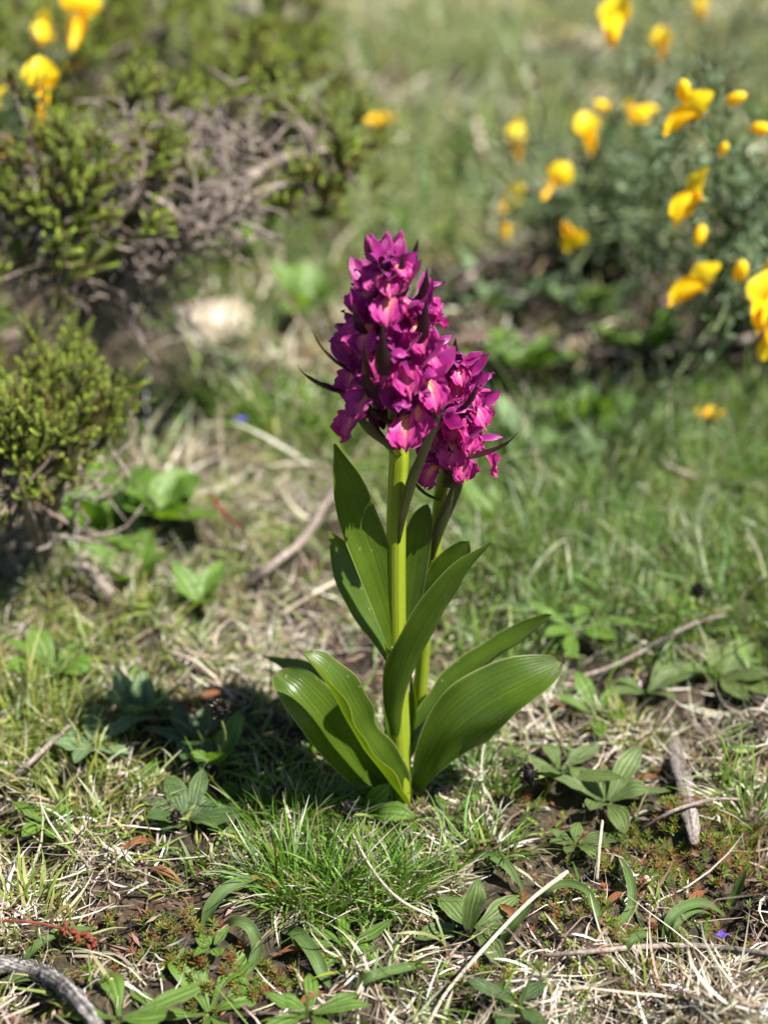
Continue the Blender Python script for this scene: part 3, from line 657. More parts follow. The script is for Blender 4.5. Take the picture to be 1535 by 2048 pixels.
def broom(base, label, fl, buds, fans, nleaf, seed, lcol=BGREEN, dead=0):
    """fl: flowers (px, py, Y, facing deg, size, roll deg); fans: foliage masses (px, py, Y, spread x, y, z, stems)"""
    r_ = random.Random(seed); base = Vector(base)
    root = thing('broom_shrub', base, label, 'broom', 'yellow flowered broom shrubs')
    P, D, Nn = [], [], []
    def stem(tip, rad=.0011, leaves=nleaf):
        b = base + Vector((r_.gauss(0, .03), r_.gauss(0, .03), 0)); b.z = float(H(b.x, b.y)) - .003
        mid = b.lerp(tip, .5) + Vector((r_.gauss(0, .012), r_.gauss(0, .012), .02 + r_.gauss(0, .01)))
        obj('stem', tube([b, mid, tip], [rad*1.5, rad, rad*.5], 12, 6, .06), MT['broomstem'], root)
        S = cr([b, mid, tip], 60)
        for _ in range(leaves):
            f = int(59*(r_.random()**.6)); p = Vector(S[f]); e = Vector((r_.gauss(0, 1), r_.gauss(0, 1), r_.gauss(.4, 1))).normalized()
            q = p + e*r_.uniform(.001, .012)
            for _2 in range(3):
                d = (e + Vector((r_.gauss(0, .6), r_.gauss(0, .6), r_.gauss(0, .6)))).normalized()
                P.append(q); D.append(d); Nn.append(Vector((r_.gauss(0, .6), r_.gauss(0, .6), 1)).normalized())
    for (px, py, Y, sx, sy, sz, n) in fans:
        c = at(px, py, Y)
        for i in range(n):
            t = c + Vector((r_.gauss(0, sx), r_.gauss(0, sy), r_.gauss(0, sz)))
            t.z = max(t.z, .02); stem(t)
    for (px, py, Y, az, s_, rl) in fl:
        p = at(px, py, Y); stem(p + Vector((0, .004, .002)), .0009, nleaf//2)
        broom_flower(root, p, math.radians(az), s_, math.radians(rl), r_.uniform(-.3, .2))
    for (px, py, Y, rl, s_) in buds:
        p = at(px, py, Y); stem(p, .0008, nleaf//2)
        o = obj('bud', B_BUD, None, root, False)
        o.matrix_basis = Matrix.Translation(p - base) @ Matrix.Rotation(math.radians(rl), 4, 'Y') @ Matrix.Scale(s_*.8, 4)
    n = len(P); P = np.array(P); D = np.array(D); Nn = np.array(Nn)
    V, F, uv, C = leaflets(P, D, Nn, rng.uniform(.004, .0075, n), rng.uniform(.0018, .003, n), pick(lcol, n))
    o = obj('foliage', (V, F, uv, C), MT['broomleaf'], root); o['kind'] = 'stuff'
    return root
BRG = [(.10, .15, .075), (.13, .18, .095), (.08, .12, .06), (.17, .22, .12)]
g1 = ground(1480, 650)
broom(g1, 'sprawling broom laden with large yellow pea flowers in sharp sunlight', [
    (1385, 235, .26, -60, 1.15, 20), (1400, 400, .25, -75, 1.25, -5), (1400, 580, .25, -70, 1.25, 10), (1535, 610, .22, -30, 1.35, -10), (1530, 670, .22, 10, 1.1, 160)],
    [(1365, 200, .26, -10, 1.2), (1450, 205, .27, 60, 1.1), (1500, 255, .27, 90, 1.1), (1440, 310, .27, 10, .8), (1475, 560, .25, 0, 1.3), (1530, 545, .24, 30, 1.2), (1405, 450, .25, 200, 1.1)],
    [(1470, 300, .32, .035, .04, .03, 16), (1440, 430, .32, .04, .04, .03, 18), (1500, 500, .3, .03, .04, .025, 14)], 26, 21, BRG)
g2 = ground(1220, 520)
broom(g2, 'hazy broom with small scattered yellow flowers behind the sharp one', [
    (1110, 365, .46, -20, 1.15, 30), (1170, 270, .5, 10, 1.2, 0), (1250, 225, .55, 60, 1.4, 80), (1240, 50, .5, -30, 1.6, -20), (1010, 395, .6, 20, 1.25, 60), (1025, 290, .6, 20, 1.2, 20), (1135, 460, .42, 0, 1.2, 150), (1320, 90, .7, 0, 1.1, 0), (1025, 255, .7, 40, 1.1, 70)],
    [(1010, 445, .55, 180, 1.2), (1215, 215, .55, -70, 1.3), (1290, 130, .7, 30, 1.2), (1280, 220, .55, 80, 1.2)],
    [(1100, 330, .55, .06, .05, .03, 16), (1250, 350, .5, .06, .05, .035, 20), (1330, 200, .6, .07, .06, .04, 18), (1200, 420, .45, .05, .05, .02, 12)], 26, 22, BRG)
g3 = ground(60, 330)
broom(g3, 'broom with a few bright yellow flowers growing among the heather', [
    (150, 30, .5, 20, 1.8, 20), (85, 180, .34, 10, 1.35, 0), (85, 245, .34, 0, 1.25, 180), (100, 60, .55, -30, 1.3, -40), (0, 215, .4, -60, 1.0, 0), (150, 120, .75, 0, 1.2, 40)],
    [(5, 330, .34, 30, 1.1), (20, 290, .4, -40, 1.0), (90, 90, .6, 30, 1.5)],
    [(80, 130, .6, .09, .06, .04, 22), (200, 60, .8, .1, .08, .04, 16), (20, 220, .5, .05, .05, .03, 12)], 24, 23, BRG)
g4 = ground(1400, 200)
broom(g4, 'pale far broom nearly without flowers on the slope', [(1400, 20, 1.3, 0, 1.2, 0)], [], [(1380, 60, 1.3, .16, .1, .05, 26), (1500, 120, 1.0, .1, .1, .05, 20)], 24, 24, BRG)

# ------------------------------------------------------------------ small leafy plants
OCC = np.zeros((700, 500), bool)              # 1.5 mm cells that leaves cover: turf is thinner there
def occ_idx(x, y): return np.clip(((np.asarray(x)+.5)/.0015).astype(int), 0, 699), np.clip(((np.asarray(y)+.25)/.0015).astype(int), 0, 499)
def occupy(V, fwd=5):
    V = np.asarray(V).reshape(-1, 3); i, j = occ_idx(V[:, 0], V[:, 1])
    for di in (-1, 0, 1):
        for dj in range(-fwd, 2): OCC[np.clip(i+di, 0, 699), np.clip(j+dj, 0, 499)] = True
def rl_leaf(root, c, az, length, hwid, elev, arch, mat, seed, cup=.35, shape='oval', wave=.08, stalk=.12, tilt=0.):
    f = Vector((math.cos(az), math.sin(az), 0))
    P = []
    for q in (0, .3, .62, 1):
        r_ = length*q
        P.append(c + f*r_*math.cos(elev)*(1 - .1*arch*q) + Vector((0, 0, length*(q*math.sin(elev) - arch*.35*q*q))))
    rb = random.Random(seed*7 + int(length*1e6)); sb = rb.uniform(-.2, .2)*length; sdv = Vector((-f.y, f.x, 0))
    P[2] += sdv*sb*.35; P[3] += sdv*sb; P[3].z += rb.uniform(-.15, .08)*length
    for p in P[1:]: p.z = max(p.z, float(H(p.x, p.y)) + .0012)
    W = {'oval': [.22, .72, 1, .92, .6, .08], 'lance': [.2, .45, .8, 1, .8, .05], 'spoon': [.18, .3, .6, .95, 1, .55], 'round': [.15, .5, 1, 1.05, .9, .4], 'wide': [.5, .9, 1, .95, .7, .1]}[shape]
    n_ = Vector((-f.x*math.sin(elev)*.8, -f.y*math.sin(elev)*.8, 1)) + Vector((-f.y, f.x, 0))*tilt
    data = leaf(P, [hwid*x for x in W], n_, cup, 16, 7, wave, 2.2, seed=seed)
    if c.y < .12: occupy(data[0])
    return obj('leaf', data, mat, root)
def rosette(px, py, n, ln, hwid, elev, label, mat='plantain', cat='plantain', name='plantain_plant', shape='lance', seed=0, azr=(0, 360), group='plantain rosettes', heads=(), jit=.35, arch=.3, up=.0025):
    c = ground(px, py); r_ = random.Random(seed*13+px)
    root = thing(name, c, label, cat, group)
    a0, a1 = map(math.radians, azr)
    for i in range(n):
        az = a0 + (a1-a0)*(i + .5)/n + r_.uniform(-.5, .5)
        rl_leaf(root, c + Vector((math.cos(az)*.001, math.sin(az)*.001, up)), az, ln*r_.uniform(1-jit, 1+jit), hwid*r_.uniform(.8, 1.15), elev*r_.uniform(.5, 1.4), arch*r_.uniform(.4, 1.5), MT[mat], i+seed*31, shape=shape, tilt=r_.uniform(-.3, .3), cup=r_.uniform(.2, .6))
    for (hx, hy, hY, sz) in heads: seed_head(root, c, at(hx, hy, hY), sz, hx)
    return root
def seed_head(root, base, p, sz, seed, stalkmat='gstalk'):
    mid = base.lerp(p, .55) + Vector((.002, -.001, .002))
    obj('stalk', tube([base, mid, p], [.0007, .0006, .0006], 12, 6), MT[stalkmat], root)
    r_ = np.random.default_rng(seed); n = 110
    d = rdir(n, -.9, 1.); c = np.array(p) + np.array([0, 0, sz*.5])
    P = c + d*np.array([.55, .55, .8])*sz*.75
    D = unit(d + np.array([0, 0, .5])); Nn = unit(r_.normal(size=(n, 3)))
    cl = np.where(r_.random((n, 1)) < .2, np.array([[.22, .18, .13]]), np.array([[.022, .018, .015]]))*r_.uniform(.6, 1.5, (n, 1))
    lf = leaflets(P, D, Nn, np.full(n, sz*.5), np.full(n, sz*.26), cl)
    core = tube([c - np.array([0, 0, sz*.75]), c - np.array([0, 0, sz*.3]), c + np.array([0, 0, sz*.3]), c + np.array([0, 0, sz*.75])], [sz*.25, sz*.52, sz*.48, sz*.1], 8, 8)
    V, F, uv, cc = join([(core[0], core[1], core[2], np.tile((.012, .01, .009), (len(core[0]), 1))), lf])
    obj('seed_head', (V, F, uv, cc), MT['dry'], root)

# sharp ones close to the orchid
r0 = thing('plantain_plant', ground(742, 1640), 'small plantain with two glossy oval leaves touching the foot of the orchid', 'plantain', 'plantain rosettes')
for pts, w_, n_ in (([(725, 1632, -.006), (742, 1605, -.010), (765, 1585, -.012), (781, 1566, -.012)], [3, 17, 19, 1], (-.3, -.75, .6)),
                    ([(735, 1640, -.010), (762, 1625, -.016), (795, 1624, -.019), (830, 1634, -.020)], [4, 17, 21, 2], (.1, -.6, .8))):
    obj('leaf', leaf([at(*p) for p in pts], hw(*w_), n_, .35, 22, 9, .08, 2, seed=pts[0][0]), MT['herb'], r0)
seed_head(r0, ground(742, 1640), at(696, 1632, -.028), .0042, 5)
rosette(376, 1648, 9, .018, .0042, .45, 'dark green plantain rosette growing next to the fine grass tuft', 'plantain_dark', seed=2, heads=((352, 1640, -.022, .003),))
rosette(1118, 1552, 6, .022, .0040, .6, 'hairy plantain with long downy leaves and black seed head beside the orchid', 'plantain', seed=3, heads=((1056, 1560, -.008, .0046),))
rosette(1212, 1615, 8, .021, .0042, .5, 'downy plantain rosette between the black seed head and the weathered wood', 'plantain', seed=4, arch=.4)
r0 = rosette(945, 1872, 6, .018, .0040, .3, 'downy plantain crossed by a long pale dry stalk', 'plantain', seed=5, heads=((922, 1885, -.075, .0042),))
obj('leaf', leaf([at(938, 1868, -.072), at(940, 1830, -.076), at(950, 1790, -.076), at(957, 1755, -.072)], hw(5, 20, 22, 8), (.35, -.8, .4), .3, 18, 9, .08, 2, seed=77, rt=8), MT['plantain'], r0)
rosette(1150, 1700, 7, .015, .0026, .4, 'little narrow leaved plantain below the two downy rosettes', 'plantain', seed=6)
rosette(440, 1540, 5, .022, .0036, .8, 'plantain with upright curled leaves and a tall black seed head in the orchid shade', 'herb', seed=7, heads=((440, 1432, .004, .0046), (556, 1590, -.012, .0036)))
r0 = rosette(420, 2040, 6, .022, .0052, .15, 'flat dandelion like rosette next to the lichened stick', 'herb', 'dandelion', 'dandelion_plant', 'spoon', seed=8, group='flat leafy rosettes')
rosette(240, 2050, 5, .019, .0042, .15, 'flat pale rosette half under the lichened stick', 'herb', 'dandelion', 'dandelion_plant', 'spoon', seed=9, group='flat leafy rosettes')
rosette(690, 1905, 6, .013, .0024, .3, 'narrow leaved young plantain under the fine grass tuft', 'herb', seed=10)
rosette(1030, 2020, 5, .014, .0030, .3, 'small plantain among bleached straw at the end of the pale dry stalk', 'plantain_dark', seed=11)
rosette(620, 2040, 7, .015, .0024, .3, 'slender green plantain between the flat rosette and the dark strap leaf', 'herb', seed=12)
rosette(1195, 1440, 5, .018, .0034, .6, 'small plantain with upright leaves above the hairy plantain', 'herb', seed=13)
rosette(900, 1640, 5, .012, .002, .5, 'tiny seedling in the bleached straw at the orchid foot', 'herb', 'seedling', 'seedling', seed=14, group='seedlings')
rosette(100, 1660, 6, .014, .0026, .5, 'tiny bright seedling in the yellowish turf by the dark plantain', 'herb', 'seedling', 'seedling', seed=15, group='seedlings')
rosette(480, 1605, 6, .009, .0026, .4, 'tiny round leaved herb under the curled plantain', 'herb', 'herb', 'herb_plant', 'round', seed=16, group='small leafy herbs')
rosette(505, 1985, 6, .005, .0018, .4, 'yellowish star shaped seedling on bare soil', 'herb', 'seedling', 'seedling', 'oval', seed=17, group='seedlings')
rosette(425, 1905, 5, .007, .0022, .4, 'pale seedling between the two curved strap leaves', 'herb', 'seedling', 'seedling', 'oval', seed=18, group='seedlings')
# blurred ones farther off
rosette(1390, 1265, 8, .026, .0048, .5, 'spreading plantain patch in the turf behind the weathered wood', 'plantain', seed=20, heads=((1390, 1190, .10, .004),))
rosette(1440, 1360, 8, .026, .0046, .4, 'plantain with long reclining leaves just behind the weathered wood', 'plantain', seed=21)
rosette(1290, 1395, 7, .018, .0036, .5, 'middling plantain near a grey twig behind the downy rosettes', 'plantain', seed=22)
rosette(1150, 1270, 6, .026, .0042, .4, 'plantain behind the tip of the orchid leaf', 'herb', seed=23)
rosette(1130, 1165, 9, .028, .0042, .8, 'dark tufted leafy herb in the green turf behind the orchid leaf tip', 'plantain_dark', 'herb', 'herb_plant', seed=24, group='small leafy herbs')
r0 = rosette(270, 1450, 6, .025, .0062, .9, 'tall pale broad leaved plantain standing in the orchid shade', 'herb_blue', 'plantain', 'plantain_plant', 'oval', seed=25)
rosette(190, 1500, 6, .024, .0050, .35, 'flat broad plantain lying at the edge of the orchid shadow', 'herb_blue', seed=26, shape='oval')
rosette(380, 1490, 5, .021, .0045, .35, 'dark broad plantain wholly inside the orchid shadow', 'plantain_dark', seed=27, shape='oval')
rosette(110, 1350, 7, .026, .0055, .6, 'pale green plantain near the thin grey twig', 'herb', seed=28)
r_ = random.Random(4)
for (px, py, n, ln, wd, lab, mt_) in (
    (200, 1090, 12, .040, .0125, 'broad leaved bright green herb beside the bushy heather', 'herb'),
    (330, 1060, 9, .034, .0105, 'broad leaved herb with toothed leaves beside the grey dead branch', 'herb'),
    (265, 1180, 8, .030, .0085, 'low light green herb in front of the broad leaved one', 'herb'),
    (400, 1230, 6, .022, .006, 'small light herb in front of the grey dead branch', 'herb'),
    (1085, 985, 6, .042, .0105, 'bluish green broad leaf behind the flower heads', 'herb_blue'),
    (1180, 650, 10, .036, .010, 'pale clover like herb at the foot of the hazy broom', 'herb_blue'),
    (1290, 720, 10, .034, .009, 'pale leafy herb at the foot of the sharp broom', 'herb'),
    (985, 640, 6, .05, .008, 'upright bluish leaves standing behind the orchid spike', 'herb_blue'),
    (1050, 760, 9, .034, .0085, 'leafy herb right behind the smaller orchid', 'herb'),
    (1180, 880, 10, .034, .008, 'lush herb clump in the turf between the orchids and the broom', 'herb'),
    (1460, 850, 9, .034, .008, 'dark shaded herb under the sharp broom', 'plantain_dark'),
    (520, 520, 9, .045, .011, 'bright herb in the grass under the gnarled heather', 'herb'),
    (1000, 1080, 7, .03, .006, 'low herb beside the bronze leaf of the smaller orchid', 'herb'),
    (620, 640, 8, .04, .009, 'herb in the grass behind the tall flower spike', 'herb')):
    rosette(px, py, n, ln, wd, .75, lab, mt_, 'herb', 'herb_plant', 'round' if wd > .008 else 'oval', seed=px, group='blurred leafy herbs', jit=.35, up=.006)
# small flowers in the turf
def small_flower(px, py, up, label, mat, s_, n, cat):
    p = ground(px, py, up); b = p.copy(); b.z = float(H(b.x, b.y))
    root = thing('small_flower', b, label, cat, 'tiny flowers in the turf')
    obj('stalk', tube([b, b.lerp(p, .5) + Vector((.001, 0, 0)), p], .0005, 6, 6), MT['gstalk'], root)
    for i in range(n):
        a = i*6.283/n; f = Vector((math.cos(a), math.sin(a), .5))
        obj('petal', leaf([p, p + f*s_*.5, p + f*s_ + Vector((0, 0, -.1*s_))], [s_*.15, s_*.42, s_*.2], (0, 0, 1), .4, 8, 5), MT[mat], root)
small_flower(1442, 1872, .006, 'tiny violet blue flower by the grey horizontal twig', 'violet', .0019, 4, 'violet')
small_flower(484, 842, .03, 'tiny hazy blue flower in the grass before the gnarled heather', 'violet', .0035, 4, 'violet')
small_flower(1416, 838, .012, 'small orange yellow flower in the shade under the broom', 'orange', .010, 5, 'flower')
small_flower(755, 250, .04, 'orange yellow flower alone in the grass behind the tall spike', 'orange', .018, 5, 'flower')
small_flower(348, 45, .05, 'far pale yellow flower over the hazy heather', 'yellow', .018, 5, 'flower')
small_flower(908, 805, .03, 'yellow flower glimpsed between the two orchid spikes', 'yellow', .011, 5, 'flower')

# ------------------------------------------------------------------ strap leaves of bulbs
def strap(lines, label, group='curved strap leaved bulbs'):
    """lines: ([(px, py, height mm)...], half width px, normal, tip material)"""
    p0 = ground(lines[0][0][0][0], lines[0][0][0][1])
    root = thing('bulb_plant', p0, label, 'bulb plant', group)
    for i, (pts, w_, tip) in enumerate(lines):
        P = [ground(x, y_, h*.001) for x, y_, h in pts]; P[0].z -= .002
        n_ = [(p - p0)*0 + Vector((0, -.35, 1)) for p in P]
        ww = m(w_*1.15, P[0])
        data = leaf(P, [ww*.8, ww, ww, ww*.85, ww*.25], (.05, -.45, 1), .7, 30, 7, .10, 2, seed=pts[0][0])
        occupy(data[0], 6); obj('leaf', data, MT['strap'], root)
        if tip:
            S = cr(P, 30); a, b, c_ = Vector(S[26]), Vector(S[28]), Vector(S[29]); d = (c_-a)
            o = obj('withered_tip', leaf([a, b + Vector((0, 0, .0005)), c_ + d*.6, c_ + d*1.8], [ww*.55, ww*.5, ww*.3, .0002], (.05, -.45, 1), .9, 10, 5), MT['strap_old'], root)
    return root
strap([([(412, 1850, 0), (420, 1818, 6), (447, 1783, 10), (487, 1762, 10), (515, 1757, 7)], 12, 1), ([(440, 1856, 0), (470, 1843, 7), (499, 1856, 9), (514, 1893, 6), (504, 1930, 3), (490, 1958, 1)], 11, 0)], 'bulb with two curved strap leaves bent over bare soil')
strap([([(50, 1945, 0), (62, 1905, 5), (100, 1875, 8), (150, 1860, 8), (192, 1858, 5)], 9, 0)], 'strap leaf arching behind the lichened stick below the red seed stalk')
strap([([(1070, 1800, 0), (1092, 1780, 5), (1135, 1768, 8), (1172, 1783, 7), (1192, 1822, 4), (1196, 1850, 1)], 8, 1)], 'strap leaf bent in a low hoop beside the pale dry stalk')
strap([([(1228, 1690, 0), (1248, 1730, 5), (1262, 1780, 6), (1258, 1820, 4), (1232, 1850, 2), (1205, 1862, 1)], 8, 1)], 'strap leaf curling down beside the low hoop')
strap([([(1003, 1880, 0), (1020, 1858, 5), (1042, 1832, 9), (1064, 1806, 12)], 10, 0)], 'straight dark strap leaf leaning against the pale dry stalk')
strap([([(1328, 1880, 0), (1340, 1838, 6), (1372, 1812, 9), (1410, 1808, 9), (1448, 1830, 5)], 10, 0), ([(1340, 1890, 0), (1352, 1850, 5), (1392, 1822, 7), (1430, 1830, 5)], 6, 0), ([(1450, 1825, 0), (1470, 1785, 6), (1490, 1740, 11)], 9, 0)], 'bulb with a tight sheaf of arched strap leaves above the grey horizontal twig')
strap([([(1378, 1520, 0), (1410, 1503, 5), (1460, 1494, 7), (1530, 1496, 8)], 8, 0)], 'strap leaf lying behind the weathered wood')
strap([([(565, 1850, 0), (598, 1872, 6), (628, 1910, 6), (645, 1948, 3), (660, 1975, 1)], 13, 0)], 'dark broad strap leaf beneath the fine grass tuft')
strap([([(690, 1968, 0), (745, 1953, 5), (800, 1938, 6), (850, 1930, 5)], 10, 0)], 'strap leaf lying level beside the slender plantain')
strap([([(925, 1712, 0), (965, 1708, 6), (1005, 1728, 7), (1035, 1768, 4)], 8, 0), ([(960, 1735, 0), (985, 1715, 5), (1020, 1735, 6), (1045, 1780, 3)], 7, 0)], 'bulb with two drooping dark strap leaves below the orchid')
strap([([(1240, 1905, 0), (1265, 1880, 5), (1290, 1870, 7), (1310, 1898, 3)], 7, 0)], 'short hooped strap leaf over the grey horizontal twig')
strap([([(0, 1990, 0), (20, 1962, 6), (70, 1955, 8), (110, 1985, 5), (125, 2030, 2)], 9, 0)], 'dark strap leaf hooped under the lichened stick')
strap([([(610, 1590, 0), (650, 1583, 8), (700, 1577, 11), (745, 1574, 12)], 7, 0)], 'pale grass like strap lying across the orchid leaf bases')

# ------------------------------------------------------------------ twigs, wood, stones
def stick(pts, rpx, label, mat='bark', name='dead_twig', cat='twig', bump=.12, flat=1., k=8, n=26, group='dead twigs and stalks'):
    P = [ground(x, y_, h*.001) for x, y_, h in pts]; r_ = [m(q, P[min(i, len(P)-1)]) for i, q in enumerate(rpx if hasattr(rpx, '__len__') else [rpx]*len(P))]
    occupy(cr(P, 60), 5)
    return single(name, tube(P, r_, n, k, bump, flat, seed=pts[0][0] % 997), MT[mat], label, cat, group)
stick([(-40, 1925, 5), (20, 1930, 6), (75, 1945, 8), (120, 1968, 9), (160, 2005, 7), (205, 2070, 4)], [19, 18, 17, 16, 15, 14], 'thick dark stick crusted with pale lichen', 'lichen', 'lichened_stick', 'stick', .16, k=12, n=44)
stick([(1335, 1462, 3), (1352, 1510, 4), (1368, 1580, 4), (1380, 1640, 3), (1388, 1690, 2)], [13, 17, 18, 17, 9], 'weathered grey piece of wood sunk in the turf', 'wood', 'weathered_wood', 'wood', .12, .6, 14, 40)
stick([(1135, 1742, 16), (1052, 1808, 13), (957, 1908, 10), (890, 1988, 7), (845, 2070, 4)], [5.5, 4, 4.2, 3.2, 3.5], 'long pale dry stalk leaning over the downy plantain', 'stalk', 'dry_stalk', 'stalk', .06)
stick([(1080, 1912, 4), (1180, 1903, 5), (1300, 1893, 5), (1400, 1893, 5), (1560, 1912, 4)], [4, 5.5, 6, 6.5, 7], 'long grey horizontal twig among the bulb leaves', 'bark')
stick([(495, 1175, 4), (545, 1130, 8), (600, 1085, 12), (645, 1020, 16), (680, 955, 22)], [9, 9, 8, 7, 5], 'grey dead branch slanting up behind the orchid leaves', 'bark')
stick([(-20, 1590, 6), (60, 1525, 9), (120, 1470, 10), (190, 1412, 12)], [5, 6, 5, 4], 'thin grey twig near the pale plantain', 'bark')
stick([(165, 1130, 10), (195, 1160, 10), (222, 1192, 8)], [10, 11, 9], 'short grey broken stick in front of the broad leaved herb', 'bark')
stick([(1320, 925, 8), (1390, 958, 9), (1470, 995, 7)], [6, 7, 6], 'grey twig lying in the lush turf', 'bark')
stick([(935, 1475, 6), (1000, 1418, 9), (1095, 1368, 8)], [8, 8, 6], 'pale twig showing under the orchid leaf', 'bark')
stick([(1280, 1660, 3), (1345, 1622, 6), (1420, 1600, 8), (1480, 1598, 6)], [3, 4, 4, 3], 'thin grey stem crossing the weathered wood', 'bark')
stick([(1192, 1760, 1), (1197, 1700, 10), (1204, 1640, 18)], [4, 3.5, 3], 'upright thin straw beside the strap leaf curl', 'stalk', 'dry_stalk', 'stalk', .05)
stick([(1130, 1360, 6), (1230, 1330, 8), (1380, 1250, 10), (1450, 1230, 8)], [4, 4, 4, 3], 'fine grey twig through the plantain patch', 'bark')
stick([(700, 1660, 10), (745, 1740, 16), (800, 1800, 14), (880, 1840, 6)], [3, 3, 3, 3], 'fallen hairy tan stalk hanging over the fine grass tuft', 'stalk', 'dry_stalk', 'stalk', .1)
stick([(1320, 700, 20), (1400, 690, 26), (1480, 680, 28), (1560, 670, 24)], [9, 10, 10, 9], 'grey bare branch at the foot of the sharp broom', 'bark')
stick([(1230, 470, 20), (1270, 530, 24), (1330, 610, 16)], [8, 8, 7], 'brown bare branch under the hazy broom', 'bark_dark')
stick([(900, 610, 10), (935, 560, 24), (975, 520, 30), (1060, 520, 20)], [10, 10, 9, 7], 'crooked grey branch behind the tall flower spike', 'bark')
stick([(470, 40, 20), (490, 15, 50), (560, 45, 60), (660, 5, 50)], [12, 13, 13, 12], 'far pale bent branch beyond the hazy heather', 'bark')
stick([(-30, 690, 18), (40, 665, 26), (95, 640, 30)], [9, 9, 6], 'brown broken branch over the bushy heather', 'bark_dark')
stick([(560, 1230, 4), (640, 1180, 5), (700, 1150, 5)], [4, 5, 4], 'pale twig lying in litter near the grey dead branch', 'stalk')
stick([(330, 1300, 3), (400, 1330, 5), (470, 1400, 4)], [4, 4, 4], 'pale twig crossing toward the orchid shadow', 'stalk')
stick([(950, 240, 30), (960, 290, 40), (965, 335, 30)], [8, 8, 10], 'rusty brown dead stem beside the hazy broom', 'stalk')
stick([(420, 985, 26), (450, 1030, 20), (490, 1060, 8)], [3.5, 5, 3], 'reddish dead flower stalk before the broad leaved herb', 'red')
# red fruiting stalk
b = ground(-20, 1842)
root = thing('red_seed_stalk', b, 'red stalk ending in a cluster of rusty seed capsules over bare soil', 'seed stalk')
P = [ground(-20, 1842, .010), ground(50, 1843, .013), ground(105, 1852, .013), ground(160, 1872, .011), ground(190, 1888, .009)]
obj('stalk', tube(P, .0005, 24, 6), MT['red'], root)
S = cr(P, 40)
for i in range(34):
    p = Vector(S[22 + (i*17)//34]); d = Vector((U(-.2, 1), U(-.8, .5), U(-.6, .6))).normalized()
    obj('capsule', tube([p, p + d*.0012, p + d*.0024, p + d*.0031], [.0003, .0008, .0007, .0002], 8, 8), MT['red'], root)
def stone(px, py, sx, sy, sz, label, seed):
    p = ground(px, py); n, k = 14, 22
    th = np.linspace(0.02, math.pi-.02, n); ph = np.linspace(0, 2*math.pi, k)
    T_, P_ = np.meshgrid(th, ph, indexing='ij')
    D = np.stack([np.sin(T_)*np.cos(P_), np.sin(T_)*np.sin(P_), np.cos(T_)], -1)
    r_ = np.array([[1 + .35*noise.noise(Vector(D[i, j])*1.6 + Vector((seed, 0, 0))) + .15*noise.noise(Vector(D[i, j])*4 + Vector((seed, 5, 0))) for j in range(k)] for i in range(n)])
    V = D*r_[..., None]*np.array([sx, sy, sz])
    o = obj('stone', (V.reshape(-1, 3), grid_faces(n, k), None, None), MT['stone']); o.location = p
    return tag(o, label, 'stone', 'pale stones')
stone(430, 640, .034, .03, .010, 'pale flat stone under the end of the gnarled heather branch', 3)
stone(540, 40, .10, .08, .03, 'far pale grey stone beyond the heather', 8)

# ------------------------------------------------------------------ turf: straw, grass, moss, litter
ph_ = rng.uniform(0, 6.28, 40); fr_ = rng.normal(0, 1, (40, 2))
def field(x, y, f0, k0, n=9):
    s = np.zeros_like(x)
    for i in range(n):
        a = fr_[k0+i]*f0
        s += np.sin(a[0]*x + a[1]*y + ph_[k0+i])
    return s / math.sqrt(n/2)
def scatter(n, y0, y1, near_bias=1.0):
    y_ = y0 + (y1-y0)*rng.random(n)**near_bias
    wd = .20 + .36*(y_ + CL)
    x_ = (rng.random(n)*2-1)*wd
    return x_, y_
def spots(x, y, lst):
    g_ = np.zeros_like(x)
    for px, py, rx, ry, wt in lst:
        c = ground(px, py); g_ += wt*np.exp(-((x-c.x)/rx)**2 - ((y-c.y)/ry)**2)
    return g_
GREENSPOTS = [(640, 1760, .035, .025, .6), (1200, 1020, .10, .12, 1.7), (1480, 970, .07, .10, 1.5), (600, 840, .035, .06, 1.4), (430, 760, .03, .06, .9), (60, 1440, .05, .05, .8), (120, 1540, .05, .04, .7), (720, 320, .1, .25, 1.2), (860, 120, .2, .4, 1.),
              (530, 1560, .03, .03, .9), (300, 1650, .03, .02, .5), (1150, 1120, .03, .03, .9), (760, 1700, .03, .02, .5), (700, 430, .08, .2, .8), (60, 1260, .05, .05, .6), (380, 1300, .04, .05, .4)]
STRAWSPOTS = [(1300, 1990, .05, .02, 1.), (500, 960, .03, .05, 1.2), (1100, 680, .05, .12, .6), (1350, 1150, .08, .06, .7), (1000, 1620, .04, .02, .5), (120, 1720, .04, .03, .8), (900, 1930, .04, .02, .6), (1450, 1440, .05, .03, .5), (620, 1290, .06, .04, .5), (1000, 600, .1, .2, .5)]
BARE = [(380, 1830, .028, .02, 1.6), (1130, 1850, .03, .016, 1.0), (1420, 1700, .03, .02, 1.), (200, 1930, .03, .015, 1.1), (540, 1930, .03, .015, .8), (1400, 1600, .02, .02, .5), (1000, 1990, .02, .01, .8)]
def ORCH(x, y):
    return (np.hypot(x - .006, y - .002) > .0048) & ((~OCC[occ_idx(x, y)]) | (rng.random(len(x)) < .25))
SHEL = np.array([list(ground(px, py)) for px, py in ((150, 735), (90, 1130))])
